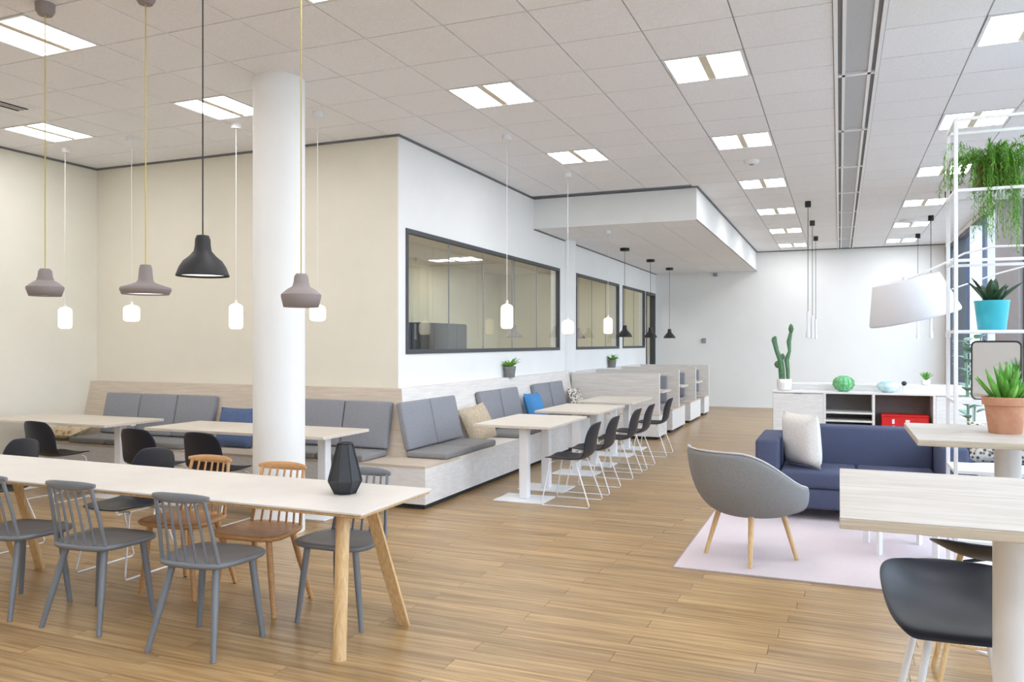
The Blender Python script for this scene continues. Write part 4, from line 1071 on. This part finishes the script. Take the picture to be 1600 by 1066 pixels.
# on the sideboard
ca_ = pot('potted_cactus', 'tall branching cactus in a white pot on the left end of the sideboard', 'plant', (-0.72, 11.80, bz + 0.001), [(0.07, 0), (0.09, 0.015), (0.10, 0.08), (0.098, 0.16)], CERW, 0.09, 0.14)
def stem(pts, rr, nm='stem'):
    q = M(); q.tube(pts, 0, 8, radii=rr); q.obj(nm, GREENC, ca_)
stem([(0.05, 0, 0.13), (0.045, 0, 0.3), (0.03, 0, 0.42), (0.07, 0, 0.55), (0.06, 0, 0.68), (0.085, 0, 0.80)], [0.024, 0.027, 0.034, 0.02, 0.032, 0.024])
stem([(-0.03, 0, 0.13), (-0.035, 0, 0.28), (-0.05, 0, 0.42), (-0.10, 0, 0.55), (-0.13, 0, 0.68), (-0.12, 0, 0.76)], [0.04, 0.044, 0.036, 0.03, 0.034, 0.016])
for (x, z, w, h_) in ((0.09, 0.86, 0.036, 0.075), (-0.09, 0.36, 0.045, 0.055), (-0.02, 0.47, 0.03, 0.05), (-0.15, 0.70, 0.022, 0.05)):
    q = M(); q.lathe([(0.002, -h_), (w * 0.7, -h_ * 0.6), (w, 0), (w * 0.75, h_ * 0.6), (0.002, h_)], 12, c=(x, 0, z), mtx=Matrix.Diagonal((1, 0.45, 1, 1))); q.obj('pad', GREENC, ca_)
gb = thing('green_bowl', 'round green glass vase in the middle of the sideboard', 'vase', (0.05, 11.82, bz + 0.001))
q = M(); q.lathe([(0.05, 0), (0.10, 0.03), (0.132, 0.09), (0.125, 0.15), (0.09, 0.19), (0.055, 0.205)], 28, capb=True); q.obj('body', GLASSG, gb, solid=0.006)
q = M(); q.tube([(0.056 * math.cos(a), 0.056 * math.sin(a), 0.206) for a in [2 * math.pi * i / 24 for i in range(24)]], 0.007, 8, closed=True); q.obj('rim', GLASSG, gb)
for i in range(12):
    a = 2 * math.pi * i / 12
    q = M(); q.tube([(0.103 * math.cos(a), 0.103 * math.sin(a), 0.03), (0.136 * math.cos(a), 0.136 * math.sin(a), 0.09), (0.128 * math.cos(a), 0.128 * math.sin(a), 0.15), (0.092 * math.cos(a), 0.092 * math.sin(a), 0.19)], 0.006, 6); q.obj('rib', GREENA, gb)
ab = thing('aqua_bowl', 'low aqua and white ceramic bowl right of the green vase', 'bowl', (0.60, 11.82, bz + 0.001))
q = M(); q.lathe([(0.05, 0), (0.11, 0.035), (0.14, 0.085), (0.12, 0.125), (0.08, 0.14)], 28, capb=True); q.obj('body', AQUA, ab, solid=0.006)
q = M(); q.tube([(0.08 * math.cos(a), 0.08 * math.sin(a), 0.141) for a in [2 * math.pi * i / 24 for i in range(24)]], 0.006, 8, closed=True); q.obj('rim', AQUA, ab)
bp_ = thing('pepper_mill', 'tiny black topped mill beside the aqua bowl', 'mill', (0.80, 11.86, bz + 0.001))
q = M(); q.lathe([(0.022, 0), (0.02, 0.04), (0.014, 0.07), (0.02, 0.09)], 16, capb=True, capt=True); q.obj('body', METW, bp_)
q = M(); q.lathe([(0.018, 0.091), (0.034, 0.115), (0.03, 0.14), (0.004, 0.155)], 16, capb=True, capt=True); q.obj('knob', METD, bp_)
su = pot('potted_succulent', 'small bright green succulent in a white pot on the back counter', 'plant', (1.10, 12.3, 0.986), [(0.04, 0), (0.05, 0.01), (0.055, 0.07)], CERW, 0.05, 0.06)
for i in range(14):
    an = i * 2.4; tilt = 0.2 + 0.9 * i / 14
    q = M(); q.leaf((0, 0, 0.06), (math.cos(an) * tilt, math.sin(an) * tilt, 1.0), (0, 0, 1), 0.13, 0.03, 0.5, 0.0, 5); q.obj('leaf', GREENA, su, solid=0.004)
rb = thing('red_crate', 'bright red crate with white marks inside the sideboard compartment', 'box', (0.80, 11.85, 0.0815))
q = M(); q.box(-0.27, 0.27, -0.15, 0.15, 0, 0.03, 0.006)
for b in ((-0.28, 0.28, -0.165, -0.15), (-0.28, 0.28, 0.15, 0.165), (-0.28, -0.265, -0.15, 0.15), (0.265, 0.28, -0.15, 0.15)): q.box(*b, 0.0, 0.50, 0.003)
q.obj('body', RED, rb, smooth=False)
q = M(); q.box(-0.285, 0.285, -0.17, 0.17, 0.50, 0.53, 0.008); q.obj('lid', RED, rb, smooth=False)
for (x, z, w, h_) in ((-0.14, 0.44, 0.03, 0.06), (-0.135, 0.36, 0.022, 0.05), (0.03, 0.45, 0.05, 0.03), (0.06, 0.40, 0.03, 0.03)):
    q = M(); q.box(x - w / 2, x + w / 2, -0.167, -0.165, z - h_ / 2, z + h_ / 2); q.obj('white_mark', METW, rb, smooth=False)
# tall pale plant behind the sofa
tp_ = pot('tall_plant', 'tall pale green leafy plant standing behind the navy sofa', 'plant', (1.25, 9.4, 0.0), [(0.13, 0), (0.15, 0.01), (0.17, 0.30), (0.172, 0.32)], CERW, 0.155, 0.29)
for i in range(3):
    q = M(); a = 2.1 * i
    q.tube([(0.03 * math.cos(a), 0.03 * math.sin(a), 0.28), (0.04 * math.cos(a), 0.04 * math.sin(a), 0.9), (0.10 * math.cos(a), 0.10 * math.sin(a), 1.70 - 0.12 * i)], 0.009, 8); q.obj('stem', GREENP, tp_)
    for k in range(9):
        z = 0.85 + k * 0.095 - 0.03 * i; an = a + k * 2.2
        q = M(); q.leaf((0.06 * math.cos(a), 0.06 * math.sin(a), z), (math.cos(an), math.sin(an), 0.6), (0, 0, 1), 0.14, 0.11, 0.3, 0.3, 4); q.obj('leaf', GREENP, tp_, solid=0.003)

# ledge plants
def small_plant(label, loc):
    t_ = pot('potted_plant', label, 'plant', loc, [(0.06, 0), (0.063, 0.004), (0.08, 0.14), (0.083, 0.15)], POTG, 0.074, 0.13)
    r2 = random.Random(5)
    for i in range(22):
        an = i * 2.4; tilt = 0.25 + 1.1 * r2.random()
        q = M(); q.leaf((0.02 * math.cos(an), 0.02 * math.sin(an), 0.13), (math.cos(an) * tilt, math.sin(an) * tilt, 1.0), (0, 0, 1), 0.13 + 0.05 * r2.random(), 0.035, 0.4, 0.3, 4); q.obj('leaf', GREENF, t_, solid=0.002)
    return t_
sp = small_plant('small green plant in a grey pot on the side bench ledge', (XW + 0.086, 10.15, PT + 0.001))
dup(sp, (XW + 0.086, 15.5, 1.072), 1.0, 'small green plant in a grey pot on the booth ledge farther back')

# lantern
lt = thing('lantern', 'faceted black wire lantern on the right end of the long table', 'lantern', (-2.52, 3.70, 0.741), R(12))
fac = [(0.062, 0.0), (0.098, 0.07), (0.044, 0.272)]
NS = 8
q = M(); q.lathe([(0.060, 0.004), (0.095, 0.07), (0.042, 0.27)], NS, capb=True); q.obj('mesh_body', mat('lantern_mesh', (52, 54, 58), 0.5, var=0.25, vscale=120), lt, smooth=False)
for i in range(NS):
    a = 2 * math.pi * i / NS
    q = M(); q.tube([(r * math.cos(a), r * math.sin(a), z + 0.003) for r, z in fac], 0.0028, 6); q.obj('rib', METD, lt)
for r, z in fac:
    q = M(); q.tube([(r * math.cos(2 * math.pi * i / NS), r * math.sin(2 * math.pi * i / NS), z + 0.003) for i in range(NS)], 0.003, 6, closed=True); q.obj('ring', METD, lt)

# meeting room cabinet
mc = thing('dark_cabinet', 'dark grey cabinet seen through the longest internal window', 'cabinet', (XL + 0.03, 15.7, 0.0))
q = M(); q.box(0.02, 0.5, -0.95, 1.25, 0.0, 2.0, 0.004); q.obj('body', CABD, mc, smooth=False)
for k in range(4):
    q = M(); q.box(0.5, 0.515, -0.94 + k * 0.546, -0.94 + k * 0.546 + 0.54, 0.08, 1.97, 0.002); d_ = q.obj('door', CABD, mc, smooth=False)
    q = M(); q.box(0.515, 0.53, -0.94 + k * 0.546 + 0.5, -0.94 + k * 0.546 + 0.515, 0.9, 1.1); q.obj('handle', METW, d_, smooth=False)
